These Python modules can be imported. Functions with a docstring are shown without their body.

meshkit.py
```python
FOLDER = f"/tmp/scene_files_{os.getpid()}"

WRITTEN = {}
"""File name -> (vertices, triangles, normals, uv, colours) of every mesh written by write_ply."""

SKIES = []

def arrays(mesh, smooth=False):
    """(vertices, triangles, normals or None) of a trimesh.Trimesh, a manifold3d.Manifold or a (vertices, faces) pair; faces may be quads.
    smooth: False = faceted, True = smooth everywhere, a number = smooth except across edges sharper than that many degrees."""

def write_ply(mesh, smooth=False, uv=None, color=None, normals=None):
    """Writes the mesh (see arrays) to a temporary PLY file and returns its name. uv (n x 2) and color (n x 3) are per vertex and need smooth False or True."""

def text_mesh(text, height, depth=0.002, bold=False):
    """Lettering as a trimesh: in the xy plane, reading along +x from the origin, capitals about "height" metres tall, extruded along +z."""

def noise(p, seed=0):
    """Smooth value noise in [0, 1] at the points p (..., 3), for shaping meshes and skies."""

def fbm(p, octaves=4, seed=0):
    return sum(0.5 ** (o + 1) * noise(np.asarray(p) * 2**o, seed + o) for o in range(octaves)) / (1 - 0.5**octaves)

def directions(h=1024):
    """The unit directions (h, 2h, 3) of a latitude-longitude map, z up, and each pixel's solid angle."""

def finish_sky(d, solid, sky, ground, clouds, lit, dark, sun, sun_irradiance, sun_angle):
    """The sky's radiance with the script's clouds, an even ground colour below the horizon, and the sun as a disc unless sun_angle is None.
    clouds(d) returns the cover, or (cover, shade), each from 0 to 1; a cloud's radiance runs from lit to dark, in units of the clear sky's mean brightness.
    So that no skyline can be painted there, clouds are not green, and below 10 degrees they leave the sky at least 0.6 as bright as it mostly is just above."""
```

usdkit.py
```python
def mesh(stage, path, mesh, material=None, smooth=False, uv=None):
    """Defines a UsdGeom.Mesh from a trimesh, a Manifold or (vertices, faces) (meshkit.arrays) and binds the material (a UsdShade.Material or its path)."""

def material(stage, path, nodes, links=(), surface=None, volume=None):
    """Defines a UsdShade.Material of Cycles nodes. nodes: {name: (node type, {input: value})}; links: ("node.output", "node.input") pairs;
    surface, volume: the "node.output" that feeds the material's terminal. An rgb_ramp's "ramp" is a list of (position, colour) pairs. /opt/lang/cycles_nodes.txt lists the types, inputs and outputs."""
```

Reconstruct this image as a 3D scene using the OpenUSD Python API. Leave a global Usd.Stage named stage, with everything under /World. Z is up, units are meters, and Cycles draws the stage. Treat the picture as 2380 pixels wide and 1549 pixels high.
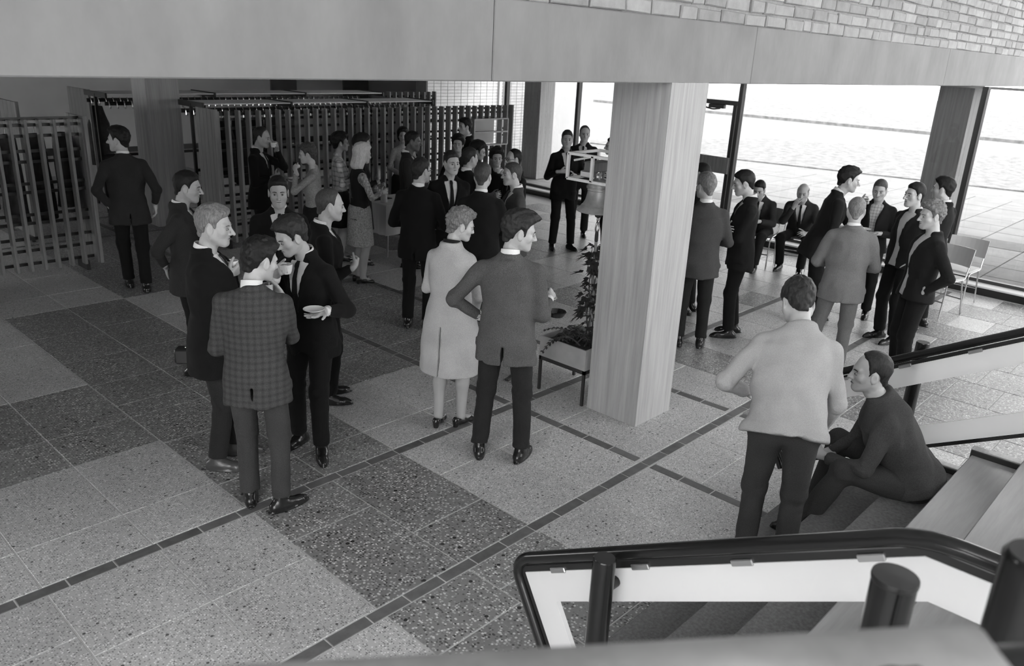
import math, random, numpy as np, trimesh, usdkit, meshkit
from pxr import Usd, UsdGeom, UsdLux, UsdShade, Gf, Sdf, Vt
from manifold3d import Manifold, Mesh as MMesh

stage = Usd.Stage.CreateInMemory()
UsdGeom.SetStageUpAxis(stage, 'Z')
UsdGeom.SetStageMetersPerUnit(stage, 1.0)
UsdGeom.Xform.Define(stage, '/World')
UsdGeom.Scope.Define(stage, '/World/Looks')

# ------------------------------------------------------------------ camera, sky, exposure
CAM = np.array([-1.8297, -2.7669, 2.8233])
YAW, PITCH, ROLL, FPX = math.radians(42.50963923), math.radians(19.40191373), math.radians(2.8512698), 1868.6015
_f = np.array([math.cos(YAW) * math.cos(PITCH), math.sin(YAW) * math.cos(PITCH), -math.sin(PITCH)])
_r = np.cross(_f, [0, 0, 1.0]); _r /= np.linalg.norm(_r)
_u = np.cross(_r, _f)
_r, _u = math.cos(ROLL) * _r + math.sin(ROLL) * _u, -math.sin(ROLL) * _r + math.cos(ROLL) * _u
cam = UsdGeom.Camera.Define(stage, '/World/camera')
cam.AddTransformOp().Set(Gf.Matrix4d(*_r, 0, *_u, 0, *(-_f), 0, *CAM, 1))
cam.CreateHorizontalApertureAttr(36.0)
cam.CreateVerticalApertureAttr(36.0 * 1549 / 2380)
cam.CreateFocalLengthAttr(36.0 * FPX / 2380)
cam.CreateFStopAttr(4.0)
cam.CreateFocusDistanceAttr(5.0)
cam.CreateClippingRangeAttr(Gf.Vec2f(0.02, 500.0))
cam.CreateExposureAttr(1.2)
sky = UsdLux.DomeLight.Define(stage, '/World/overcast_sky')
sky.CreateIntensityAttr(1.0)
sky.CreateColorAttr(Gf.Vec3f(1, 1, 1))

# ------------------------------------------------------------------ helpers
_used = {}
def numbered(parent, name):
    k = (parent, name); n = _used.get(k, 0); _used[k] = n + 1
    return name if n == 0 else f'{name}_{n:03d}'
def put(o, label=None, category=None, group=None, kind=None):
    for k, v in (('label', label), ('category', category), ('group', group), ('kind', kind)):
        if v: o.SetCustomDataByKey(k, v)
    return o
def thing(name, label, category, group=None, kind=None, loc=(0, 0, 0), rz=0.0):
    x = UsdGeom.Xform.Define(stage, '/World/' + numbered('/World', name))
    x.AddTranslateOp().Set(Gf.Vec3d(*map(float, loc)))
    if rz: x.AddRotateZOp().Set(float(rz))
    return put(x.GetPrim(), label, category, group, kind)
def obj(name, mesh, mat, parent=None, smooth=False, **kw):
    base = str(parent.GetPath()) if parent is not None else '/World'
    m = usdkit.mesh(stage, base + '/' + numbered(base, name), mesh, M[mat] if isinstance(mat, str) else mat, smooth)
    return put(m.GetPrim(), **kw)
def dup(root, label, loc, rz=0.0, group=None):
    was = root.GetCustomData()
    r = thing(root.GetName(), label or was['label'], was['category'], group or was.get('group'), None, loc, rz)
    r.GetReferences().AddInternalReference(root.GetPath()); r.SetInstanceable(True)
    return r

class MB:
    """collects boxes, tubes and other pieces into one mesh"""
    def __init__(s): s.v, s.f, s.n = [], [], 0
    def add(s, m, T=None):
        v, f = (np.asarray(m.vertices, float), np.asarray(m.faces)) if hasattr(m, 'vertices') else (np.asarray(m[0], float), np.asarray(m[1]))
        if f.shape[1] == 4: f = np.vstack([f[:, [0, 1, 2]], f[:, [0, 2, 3]]])
        if T is not None: v = v @ np.asarray(T)[:3, :3].T + np.asarray(T)[:3, 3]
        s.v.append(v); s.f.append(f + s.n); s.n += len(v); return s
    def box(s, lo, hi, b=0.0): return s.add(cbox(lo, hi, b))
    def tube(s, pts, r, sides=10, caps=True): return s.add(tube(pts, r, sides, caps))
    def mesh(s): return trimesh.Trimesh(np.vstack(s.v), np.vstack(s.f), process=False)

_BF = np.array([[0, 3, 2, 1], [4, 5, 6, 7], [0, 1, 5, 4], [1, 2, 6, 5], [2, 3, 7, 6], [3, 0, 4, 7]])
def cbox(lo, hi, b=0.0):
    """box, edges chamfered by b"""
    lo, hi = np.minimum(lo, hi).astype(float), np.maximum(lo, hi).astype(float)
    if b <= 0:
        v = np.array([[x, y, z] for z in (lo[2], hi[2]) for x, y in ((lo[0], lo[1]), (hi[0], lo[1]), (hi[0], hi[1]), (lo[0], hi[1]))])
        return v, np.vstack([_BF[:, [0, 1, 2]], _BF[:, [0, 2, 3]]])
    p = []
    for sx in (0, 1):
        for sy in (0, 1):
            for sz in (0, 1):
                c = np.array([(lo, hi)[sx][0], (lo, hi)[sy][1], (lo, hi)[sz][2]]); d = np.array([1 - 2 * sx, 1 - 2 * sy, 1 - 2 * sz]) * b
                for k in range(3):
                    q = c + d; q[k] = c[k]; p.append(q)
    h = Manifold.hull_points(np.array(p, np.float32)).to_mesh()
    return np.array(h.vert_properties[:, :3], float), np.array(h.tri_verts)
def slab(x0, x1, y0, y1, z0, z1, b=0.003, j=None):
    """a paving piece: chamfered upper edges, no underside; j jitters the top"""
    z = np.full(4, z1) if j is None else z1 + j
    o = np.array([(x0, y0), (x1, y0), (x1, y1), (x0, y1)]); i = np.array([(x0 + b, y0 + b), (x1 - b, y0 + b), (x1 - b, y1 - b), (x0 + b, y1 - b)])
    v = np.vstack([np.c_[o, np.full(4, z0)], np.c_[o, z - b], np.c_[i, z]])
    f = [[8, 9, 10, 11]]
    for a in (0, 4):
        for k in range(4):
            l = (k + 1) % 4; f.append([a + k, a + l, a + 4 + l, a + 4 + k])
    f = np.array(f); return v, np.vstack([f[:, [0, 1, 2]], f[:, [0, 2, 3]]])
def frames(p):
    p = np.asarray(p, float); t = np.gradient(p, axis=0); t /= np.linalg.norm(t, axis=1, keepdims=True) + 1e-12
    a = np.zeros_like(p); ref = np.array([0, 0, 1.0]) if abs(t[0][2]) < .9 else np.array([1.0, 0, 0])
    for i in range(len(p)):
        ref = ref - t[i] * (ref @ t[i]); ref /= np.linalg.norm(ref); a[i] = ref
    return t, a, np.cross(t, a)
def tube(pts, r, sides=10, caps=True):
    p = np.asarray(pts, float); t, a, b = frames(p); r = np.broadcast_to(r, (len(p),))
    th = np.arange(sides) * 2 * np.pi / sides
    v = p[:, None] + r[:, None, None] * (np.cos(th)[None, :, None] * a[:, None] + np.sin(th)[None, :, None] * b[:, None])
    v = v.reshape(-1, 3); f = []
    for i in range(len(p) - 1):
        for k in range(sides):
            l = (k + 1) % sides; f += [[i * sides + k, i * sides + l, (i + 1) * sides + l], [i * sides + k, (i + 1) * sides + l, (i + 1) * sides + k]]
    if caps:
        n = len(v); v = np.vstack([v, p[:1], p[-1:]])
        for k in range(sides):
            l = (k + 1) % sides; f += [[n, l, k], [n + 1, (len(p) - 1) * sides + k, (len(p) - 1) * sides + l]]
    return v, np.array(f)
def rounded(pts, rad, n=5):
    """polyline with its corners rounded"""
    p = [np.asarray(q, float) for q in pts]; out = [p[0]]
    for i in range(1, len(p) - 1):
        a, b = p[i - 1] - p[i], p[i + 1] - p[i]; la, lb = np.linalg.norm(a), np.linalg.norm(b); d = min(rad, la * .45, lb * .45)
        A, B = p[i] + a / la * d, p[i] + b / lb * d
        for k in range(n + 1):
            t = k / n; out.append((1 - t) ** 2 * A + 2 * t * (1 - t) * p[i] + t * t * B)
    out.append(p[-1]); return np.array(out)
def lathe(prof, n=24, c=(0, 0, 0)):
    """profile (r, z) revolved about z"""
    prof = np.asarray(prof, float); th = np.arange(n) * 2 * np.pi / n
    v = np.stack([prof[:, 0, None] * np.cos(th), prof[:, 0, None] * np.sin(th), np.broadcast_to(prof[:, 1, None], (len(prof), n))], -1).reshape(-1, 3) + np.asarray(c, float)
    f = []
    for i in range(len(prof) - 1):
        for k in range(n):
            l = (k + 1) % n; f += [[i * n + k, i * n + l, (i + 1) * n + l], [i * n + k, (i + 1) * n + l, (i + 1) * n + k]]
    return v, np.array(f)
def Tm(loc=(0, 0, 0), R=None):
    T = np.eye(4); T[:3, 3] = loc
    if R is not None: T[:3, :3] = R
    return T
def Rz(d): a = math.radians(d); return np.array([[math.cos(a), -math.sin(a), 0], [math.sin(a), math.cos(a), 0], [0, 0, 1.0]])
def Ry(d): a = math.radians(d); return np.array([[math.cos(a), 0, math.sin(a)], [0, 1.0, 0], [-math.sin(a), 0, math.cos(a)]])
def Rx(d): a = math.radians(d); return np.array([[1.0, 0, 0], [0, math.cos(a), -math.sin(a)], [0, math.sin(a), math.cos(a)]])

# ------------------------------------------------------------------ materials (a black-and-white world: all greys)
M = {}
def G(v): return (v, v, v)
def mat(name, nodes, links, surface='p.BSDF'):
    M[name] = usdkit.material(stage, '/World/Looks/' + name, nodes, links, surface=surface)
def plain(name, g, rough=.6, metal=0.0, **kw):
    mat(name, {'p': ('principled_bsdf', {'base_color': G(g), 'roughness': rough, 'metallic': metal, **kw})}, [])
def mottled(name, lo, hi, scale=6, stretch=(1, 1, 1), rough=.7, detail=5, bump=0.0, coord='geo', dist=0.0, spec=.5):
    n = {'g': ('geometry', {}) if coord == 'geo' else ('texture_coordinate', {}), 'm': ('mapping', {'scale': stretch}),
         'n': ('noise_texture', {'scale': scale, 'detail': detail, 'roughness': .6, 'distortion': dist}), 'r': ('rgb_ramp', {'ramp': [(.3, G(lo)), (.7, G(hi))]}),
         'p': ('principled_bsdf', {'roughness': rough, 'specular_ior_level': spec})}
    l = [('g.position' if coord == 'geo' else 'g.object', 'm.vector'), ('m.vector', 'n.vector'), ('n.fac', 'r.fac'), ('r.color', 'p.base_color')]
    if bump:
        n['b'] = ('bump', {'strength': 1.0, 'distance': bump}); l += [('n.fac', 'b.height'), ('b.normal', 'p.normal')]
    mat(name, n, l)
def terrazzo(name, matrix, lo, hi, scale, spots, rough=.42):
    """stone chips of mixed tone in a cement matrix, a few large dark ones"""
    n = {'g': ('geometry', {}), 'v': ('voronoi_texture', {'scale': scale, 'randomness': 1.0}), 's': ('separate_color', {}),
         'r': ('rgb_ramp', {'ramp': [(0, G(lo)), (.25, G(lo * 1.25)), (.5, G((lo + hi) / 2)), (.8, G(hi)), (1, G(hi * 1.1))]}),
         'e': ('rgb_ramp', {'ramp': [(.32, G(0)), (.52, G(1))]}), 'mx': ('mix_color', {'b': G(matrix)}),
         'v2': ('voronoi_texture', {'scale': scale * .36, 'randomness': 1.0}), 's2': ('separate_color', {}), 'k': ('math', {'math_type': 'less_than', 'value2': spots}),
         'd': ('math', {'math_type': 'less_than', 'value2': .26}), 'kd': ('math', {'math_type': 'multiply'}), 'mx2': ('mix_color', {'b': G(lo * .5)}),
         'n': ('noise_texture', {'scale': 1.3, 'detail': 3}), 'nr': ('rgb_ramp', {'ramp': [(.3, G(.86)), (.7, G(1.08))]}), 'mu': ('mix_color', {'blend_type': 'multiply', 'fac': 1.0}),
         'p': ('principled_bsdf', {'roughness': rough})}
    mat(name, n, [('g.position', 'v.vector'), ('v.color', 's.color'), ('s.r', 'r.fac'), ('v.distance', 'e.fac'), ('e.color', 'mx.fac'), ('r.color', 'mx.a'),
                  ('g.position', 'v2.vector'), ('v2.color', 's2.color'), ('s2.g', 'k.value1'), ('v2.distance', 'd.value1'), ('k.value', 'kd.value1'), ('d.value', 'kd.value2'),
                  ('kd.value', 'mx2.fac'), ('mx.result', 'mx2.a'), ('g.position', 'n.vector'), ('n.fac', 'nr.fac'), ('mx2.result', 'mu.a'), ('nr.color', 'mu.b'), ('mu.result', 'p.base_color')])
terrazzo('terrazzo_light', .43, .17, .66, 88, .06)
terrazzo('terrazzo_light_b', .40, .15, .62, 88, .08)
terrazzo('terrazzo_dark', .20, .06, .52, 62, .10)
terrazzo('terrazzo_dark_b', .18, .05, .48, 58, .10)
mottled('floor_brick', .07, .12, 14, rough=.55)
mottled('floor_brick_b', .09, .14, 11, rough=.55)
mottled('mortar', .42, .50, 30, rough=.8)
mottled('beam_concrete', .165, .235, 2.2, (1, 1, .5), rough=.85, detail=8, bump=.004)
mottled('column_concrete', .27, .41, 3.2, (9, 9, .35), rough=.8, detail=7, bump=.003)
mottled('stone_brick', .24, .32, 9, rough=.9, detail=6, bump=.006)
mottled('stone_brick_b', .28, .36, 9, rough=.9, detail=6, bump=.006)
mottled('stone_brick_c', .20, .27, 9, rough=.9, detail=6, bump=.006)
mottled('wall_mortar', .22, .30, 24, rough=.95, bump=.004)
mottled('plaster', .5, .56, 1.2, rough=.9)
mottled('plaster_dark', .10, .13, 2, rough=.9)
mottled('ceiling_concrete', .5, .6, 2, rough=.9)
mottled('wood_slat', .15, .23, 5, (6, 6, .5), rough=.55)
mottled('wood_dark', .07, .12, 5, (6, 6, .5), rough=.55)
mottled('wood_panel', .11, .18, 5, (7, 7, .4), rough=.55)
mottled('wood_light', .30, .42, 5, (.7, 8, 8), rough=.5)
mottled('tread_wood', .24, .30, 4, (.8, 9, 9), rough=.45, detail=6)
mottled('tread_carpet', .10, .17, 90, rough=.95, bump=.003)
mottled('back_brick', .50, .62, 4, rough=.85)
mottled('grass', .13, .30, 3.5, rough=1.0, detail=8)
mottled('paving', .20, .26, 2.0, rough=.9, detail=5)
mottled('paving_dark', .13, .16, 3.0, rough=.9, detail=5)
mottled('bronze', .2, .34, 7, rough=.33, detail=6)
mottled('planter_metal', .30, .46, 3, rough=.6, detail=4)
mottled('cloth_foreground', .20, .30, 9, rough=.95, detail=4)
mottled('soil', .02, .05, 40, rough=1.0)
plain('black_paint', .012, .3)
plain('black_gloss', .009, .16)
plain('steel', .45, .3, .9)
plain('chrome', .75, .12, 1.0)
plain('dark_metal', .05, .4, .3)
mat('white_board', {'d': ('principled_bsdf', {'base_color': G(.8), 'roughness': .35}), 't': ('translucent_bsdf', {'color': G(.8)}), 'm': ('mix_closure', {'fac': .45})}, [('d.BSDF', 'm.closure1'), ('t.BSDF', 'm.closure2')], surface='m.closure')
plain('white_paint', .62, .45)
plain('white_cloth', .60, .85)
plain('china', .72, .2)
plain('sill_white', .66, .6)
plain('coffee', .02, .2)
plain('leaf', .035, .45)
plain('leaf_b', .055, .45)
plain('stem', .10, .7)
plain('rope', .30, .9)
mat('pane', {'f': ('fresnel', {'IOR': 1.45}), 'gm': ('geometry', {}), 'iv': ('math', {'math_type': 'subtract', 'value1': 1.0}), 'mu': ('math', {'math_type': 'multiply'}), 't': ('transparent_bsdf', {'color': G(.74)}), 'g': ('glossy_bsdf', {'roughness': 0.0, 'color': G(.95)}), 'm': ('mix_closure', {})},
    [('gm.backfacing', 'iv.value2'), ('f.fac', 'mu.value1'), ('iv.value', 'mu.value2'), ('mu.value', 'm.fac'), ('t.BSDF', 'm.closure1'), ('g.BSDF', 'm.closure2')], surface='m.closure')

# ------------------------------------------------------------------ floor
rng = random.Random(7)
floor = thing('floor', None, None, kind='structure')
obj('mortar_bed', MB().box((-6.5, -7.5, -.2), (10.9, 19, -.0035)).mesh(), 'mortar', floor)
STY, STX, SW = (0.0, 1.345, 9.24, 10.55), (2.7225, 4.05), .083
pieces = []
def add_tile(x0, x1, y0, y1, m):
    g = .0045
    pieces.append((math.hypot((x0 + x1) / 2 - CAM[0], (y0 + y1) / 2 - CAM[1]), 'terrazzo_tile', slab(x0 + g, x1 - g, y0 + g, y1 - g, -.03, 0.0, .002), m))
def is_dark(x, y):
    if x < .33: return 2.66 < y < 4.02 or y > 6.5
    if x < 1.52: return y < 6.21
    if x < 2.72: return 2.62 < y < 4.0 or y > 6.21
    if x < 4.1: return 2.6 < y < 5.2 or y > 7.2
    if y < -.62 and x > 4.6: return True
    if 0 < y < 1.4: return 4.72 < x < 5.32 or 7.7 < x < 8.3
    return (int((x - 4.13) // 1.19) + int((y + 20) // 1.3)) % 3 == 0
xs = [.33 - .595 * k for k in range(6, 0, -1)] + [.33 + .595 * k for k in range(4)] + [2.7225, None, 2.8055, 3.428, 4.05, None, 4.133] + [4.133 + .595 * k for k in range(1, 11)]
bands = [(-3.4, 0.0), (.083, 1.345), (1.428, 9.24), (9.323, 10.55), (10.633, 15.0)]
for a, b in zip(xs[:-1], xs[1:]):
    if a is None or b is None: continue
    for y0, y1 in bands:
        col = rng.random(); y = y0
        if (y0, y1) == (.083, 1.345) and b < .4:
            cuts = [.083, .72 if rng.random() < .5 else .91, 1.345]
        elif (y0, y1) == (.083, 1.345):
            cuts = [.083, .915 if rng.random() < .6 else .5, 1.345]
        elif y0 == 1.428:
            cuts = [1.428] + sorted(v for v in ((1.85, 2.66, 3.17, 4.02, 4.83, 5.3, 6.5, 7.3, 8.1, 8.7) if b < .4 else (1.8, 2.6, 3.17, 3.44, 3.96, 4.6, 5.4, 6.21, 6.8, 7.6, 8.4)) if rng.random() < .82 or v in (2.66, 4.02, 6.21)) + [9.24]
        elif y0 < 0:
            cuts = [0.0]
            while cuts[-1] > y0: cuts.append(cuts[-1] - rng.choice((.25, .4, .6, .6, .8)))
            cuts = cuts[::-1]
        else:
            cuts = [y0] + [v for v in np.arange(y0 + .3 + .3 * col, y1 - .2, .63)] + [y1]
        for c, d in zip(cuts[:-1], cuts[1:]):
            cx, cy = (a + b) / 2, (c + d) / 2
            if -1.0 - .0 > d and 0.15 < cx < 3.5: continue            # under the stair
            if 3.2 < cx < 3.7 and .45 < cy < .95: pass
            dk = is_dark(cx, cy)
            add_tile(a, b, c, d, ('terrazzo_dark', 'terrazzo_dark_b')[rng.random() < .5] if dk else ('terrazzo_light', 'terrazzo_light_b')[rng.random() < .4])
def add_brick(x0, x1, y0, y1):
    j = np.array([rng.uniform(-.0012, .0012) for _ in range(4)])
    pieces.append((math.hypot((x0 + x1) / 2 - CAM[0], (y0 + y1) / 2 - CAM[1]), 'floor_brick', slab(x0, x1, y0, y1, -.03, -.001, .003, j), ('floor_brick', 'floor_brick_b')[rng.random() < .4]))
for y in STY:
    k0 = {0.0: 0.0, 1.345: -.978 * .25}.get(y, .1)
    for k in range(-16, 40):
        x = k0 + .25 * k
        if -3 < x < 9.9: add_brick(x + .0035, x + .2465, y + .003, y + SW - .003)
for x in STX:
    for y0, y1, off in ((-1.0, 0.0, -.26), (.083, 1.345, .277), (1.428, 9.24, .02), (9.323, 10.55, .05), (10.633, 14.5, .1)):
        y = y0 + (off % .25) - .25
        while y < y1:
            c, d = max(y0, y) + .0035, min(y1, y + .25) - .0035
            if d - c > .05: add_brick(x + .003, x + SW - .003, c, d)
            y += .25
for kind in ('terrazzo_tile', 'floor_brick'):
    ps = sorted((p for p in pieces if p[1] == kind), key=lambda p: p[0])
    for p in ps[:295]: obj(kind, p[2], p[3], floor)
    rest = {}
    for p in ps[295:]: rest.setdefault(p[3], MB()).add(p[2])
    for m, b in rest.items(): obj(kind.split('_')[1] + '_field', b.mesh(), m, floor, kind='stuff')

# ------------------------------------------------------------------ beam, brick wall over it, columns
beam = thing('beam', None, None, kind='structure')
for a, b in ((-6.5, -1.9), (-1.9, 1.42), (1.42, 4.33), (4.33, 9.2), (9.2, 15.0)):
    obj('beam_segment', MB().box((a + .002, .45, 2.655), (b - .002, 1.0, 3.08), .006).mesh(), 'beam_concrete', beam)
wall = thing('wall_front', None, None, kind='structure')
obj('wall_core', MB().box((-6.5, .475, 3.0), (15, .9, 6.2)).mesh(), 'wall_mortar', wall)
r2 = random.Random(11); bricks, rest = [], {}
for row in range(30):
    z = 3.082 + row * .101; x = 0.4 - r2.random() * .3
    while x < 14.2:
        w = r2.choice((.17, .3, .34, .36, .36, .4, .22, .33)); h = .086 + r2.uniform(-.006, .006)
        sh = r2.uniform(-.012, .012); p = []
        zz = z + r2.uniform(-.004, .004)
        for (ux, uz) in ((0, 0), (1, 0), (1, 1), (0, 1)): p.append((x + ux * (w - .016) + r2.uniform(-.005, .005), zz + uz * h + r2.uniform(-.004, .004)))
        p = np.array(p); c = p.mean(0); q = c + (p - c) * np.array([.93, .84]); y0, y1 = .49, .452 + r2.uniform(-.006, .008)
        v = np.vstack([np.c_[p[:, 0], np.full(4, y0), p[:, 1]], np.c_[p[:, 0], np.full(4, y1 + .009), p[:, 1]], np.c_[q[:, 0], y1 + np.array([r2.uniform(-.003, .003) for _ in range(4)]), q[:, 1]]])
        f = [[8, 9, 10, 11]] + [[a + k, a + (k + 1) % 4, a + 4 + (k + 1) % 4, a + 4 + k] for a in (0, 4) for k in range(4)]
        f = np.array(f); g = (v, np.vstack([f[:, [0, 1, 2]], f[:, [0, 2, 3]]])); m = r2.choice(('stone_brick', 'stone_brick', 'stone_brick_b', 'stone_brick_c'))
        over = zz - (3.13 + max(0, x - 1.3) * .072)
        if over < .16: bricks.append((over, g, m))
        else: rest.setdefault(m, MB()).add(g)
        x += w
bricks.sort(key=lambda b: b[0])
for i, (o, g, m) in enumerate(bricks):
    if i < 295: obj('brick', g, m, wall)
    else: rest.setdefault(m, MB()).add(g)
for m, b in rest.items(): obj('brick_field', b.mesh(), m, wall, kind='stuff')

def column(label, x, y, top, w=.5):
    t = thing('column', None, None, kind='structure', loc=(x, y, 0))
    k = 12; r3 = random.Random(int(x * 100)); edges = np.linspace(0, w, 7); b = MB()
    # board-marked concrete: each face is cast in six boards, a hair proud or shy of each other
    pts = []
    def face(o, u):
        for i in range(6):
            d = r3.uniform(0, .004); yield (o + u * edges[i], o + u * edges[i + 1], d)
    ring = []
    for o, u, n in (((0, 0), (1, 0), (0, -1)), ((w, 0), (0, 1), (1, 0)), ((w, w), (-1, 0), (0, 1)), ((0, w), (0, -1), (-1, 0))):
        o, u, n = map(lambda q: np.array(q, float), (o, u, n))
        for a, c, d in face(o, u): ring += [a - n * d + u * .003, c - n * d - u * .003]
    ring = np.array(ring); m = len(ring); zs = (0.0, top)
    v = np.vstack([np.c_[ring, np.full(m, z)] for z in zs] + [[[w / 2, w / 2, top]]]); f = []
    for i in range(m):
        j = (i + 1) % m; f += [[i, j, m + j], [i, m + j, m + i], [m + i, m + j, 2 * m]]
    obj('shaft', (v, np.array(f)), 'column_concrete', t)
    return t
column('', 3.2, .45, 2.66)
column('', 3.38, 9.46, 2.8)
column('', 12.35, 9.72, 2.8)
column('', 12.2, .86, 2.66)

# ------------------------------------------------------------------ ceiling, outer walls, end walls
c_ = thing('ceiling', None, None, kind='structure')
obj('slab', MB().box((-6.5, 1.0, 2.8), (13.2, 19, 3.05)).mesh(), 'ceiling_concrete', c_)
obj('slab', MB().box((13.2, 12.2, 2.8), (18, 19, 3.05)).mesh(), 'ceiling_concrete', c_)
obj('slab', MB().box((-6.5, -8, 6.2), (15, .9, 6.4)).mesh(), 'ceiling_concrete', c_)
w_ = thing('wall_left', None, None, kind='structure')
obj('wall_face', MB().box((-6.7, -8, 0), (-6.5, -7.6, 6.4)).box((-6.7, -1.2, 0), (-6.5, 8.5, 6.4)).box((-6.7, 16, 0), (-6.5, 19, 6.4)).box((-6.7, 8.5, 0), (-6.5, 16, 1.2)).box((-6.7, 8.5, 2.75), (-6.5, 16, 6.4)).box((-6.7, -7.6, 0), (-6.5, -1.2, .5)).mesh(), 'plaster', w_)  # far strip opening is added, unseen, to brighten the back of the hall
w_ = thing('wall_rear', None, None, kind='structure')
obj('wall_face', MB().box((-6.5, -8.2, 0), (15, -8.0, 1.2)).mesh(), 'plaster', w_)
obj('pier', MB().box((-6.5, -8.2, 1.2), (3.4, -8.0, 6.2)).mesh(), 'plaster', w_)  # unseen wall stretch, its width shaped to hold rear daylight off the beam
obj('pier', MB().box((10, -8.2, 1.2), (15, -8.0, 6.2)).mesh(), 'plaster', w_)
w_ = thing('wall_back', None, None, kind='structure')
obj('wall_face', MB().box((-6.5, 18.0, 0), (17.5, 18.3, 3.2)).mesh(), 'plaster', w_)
obj('return_face', MB().box((17.3, 12.3, 0), (17.5, 18.0, 3.0)).mesh(), 'plaster', w_)
obj('return_face', MB().box((15.1, 12.05, 0), (17.3, 12.3, 3.0)).mesh(), 'plaster', w_)
obj('dark_panel', MB().box((10.45, 17.93, .0), (11.25, 18.0, 2.9)).mesh(), 'plaster_dark', w_)
obj('dark_panel', MB().box((12.85, 17.93, .0), (13.75, 18.0, 2.9)).mesh(), 'plaster_dark', w_)
obj('skirting', MB().box((-6.5, 17.95, 0), (17.5, 18.0, .12)).mesh(), 'black_paint', w_)
w_ = thing('wall_brick', None, None, kind='structure', loc=(10.95, 12.0, 0))
obj('wall_core', MB().box((.0, .012, 0), (4.2, .34, 3.0)).mesh(), 'wall_mortar', w_)
sb, lower = [], MB()
for i in range(19):
    for k in range(40):
        g = cbox((.006 + i * .218, 0, .006 + k * .074), (.006 + i * .218 + .203, .02, .006 + k * .074 + .064), 0)
        if k >= 25: obj('brick', g, 'back_brick', w_)
        else: lower.add(g)
obj('brick_field', lower.mesh(), 'back_brick', w_, kind='stuff')
obj('end_face', MB().box((-.03, -.01, 0), (0.02, .35, 3.0)).mesh(), 'plaster_dark', w_)
obj('downpipe', MB().box((2.55, -.08, 0), (2.63, -.0, 2.9)).box((2.36, -.06, 0), (2.42, 0, 2.9)).mesh(), 'white_paint', w_)
obj('downpipe', MB().box((2.66, -.08, 0), (2.70, -.0, 2.9)).mesh(), 'black_paint', w_)

# ------------------------------------------------------------------ window wall with door; outside
WW = dict(loc=(10.36, -.5, 0), rz=-3.6)
win = thing('window_1', None, None, kind='structure', **WW)
mull = [-4.3, .77, 4.37, 7.95, 10.0]
for y in mull:
    obj('mullion', MB().box((-.03, y - .035, .1), (.07, y + .035, 2.655), .006).mesh(), 'dark_metal', win)
    if y == .77: obj('mullion_cover', MB().box((-.045, y - .07, .1), (-.03, y - .045, 2.655)).mesh(), 'steel', win)
obj('sill_plinth', MB().box((-.22, -7.3, 0), (.12, 10.0, .10)).mesh(), 'black_paint', win)
obj('window_sill', MB().box((-.24, -7.3, .10), (.06, 3.4, .125), .004).box((-.24, 5.25, .10), (.06, 10.0, .125), .004).mesh(), 'sill_white', win)
obj('bottom_rail', MB().box((-.02, -7.3, .125), (.05, 4.37, .17)).box((-.02, 5.25, .125), (.05, 10, .17)).mesh(), 'dark_metal', win)
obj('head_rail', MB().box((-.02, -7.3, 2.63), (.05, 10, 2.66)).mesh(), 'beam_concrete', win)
for a, b in ((-4.27, .735), (.805, 4.335), (5.3, 7.91), (7.99, 9.96)):
    obj('pane', MB().box((.018, a, .17), (.026, b, 2.63)).mesh(), 'pane', win)
door = thing('door_1', None, None, kind='structure', **WW)
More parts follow.
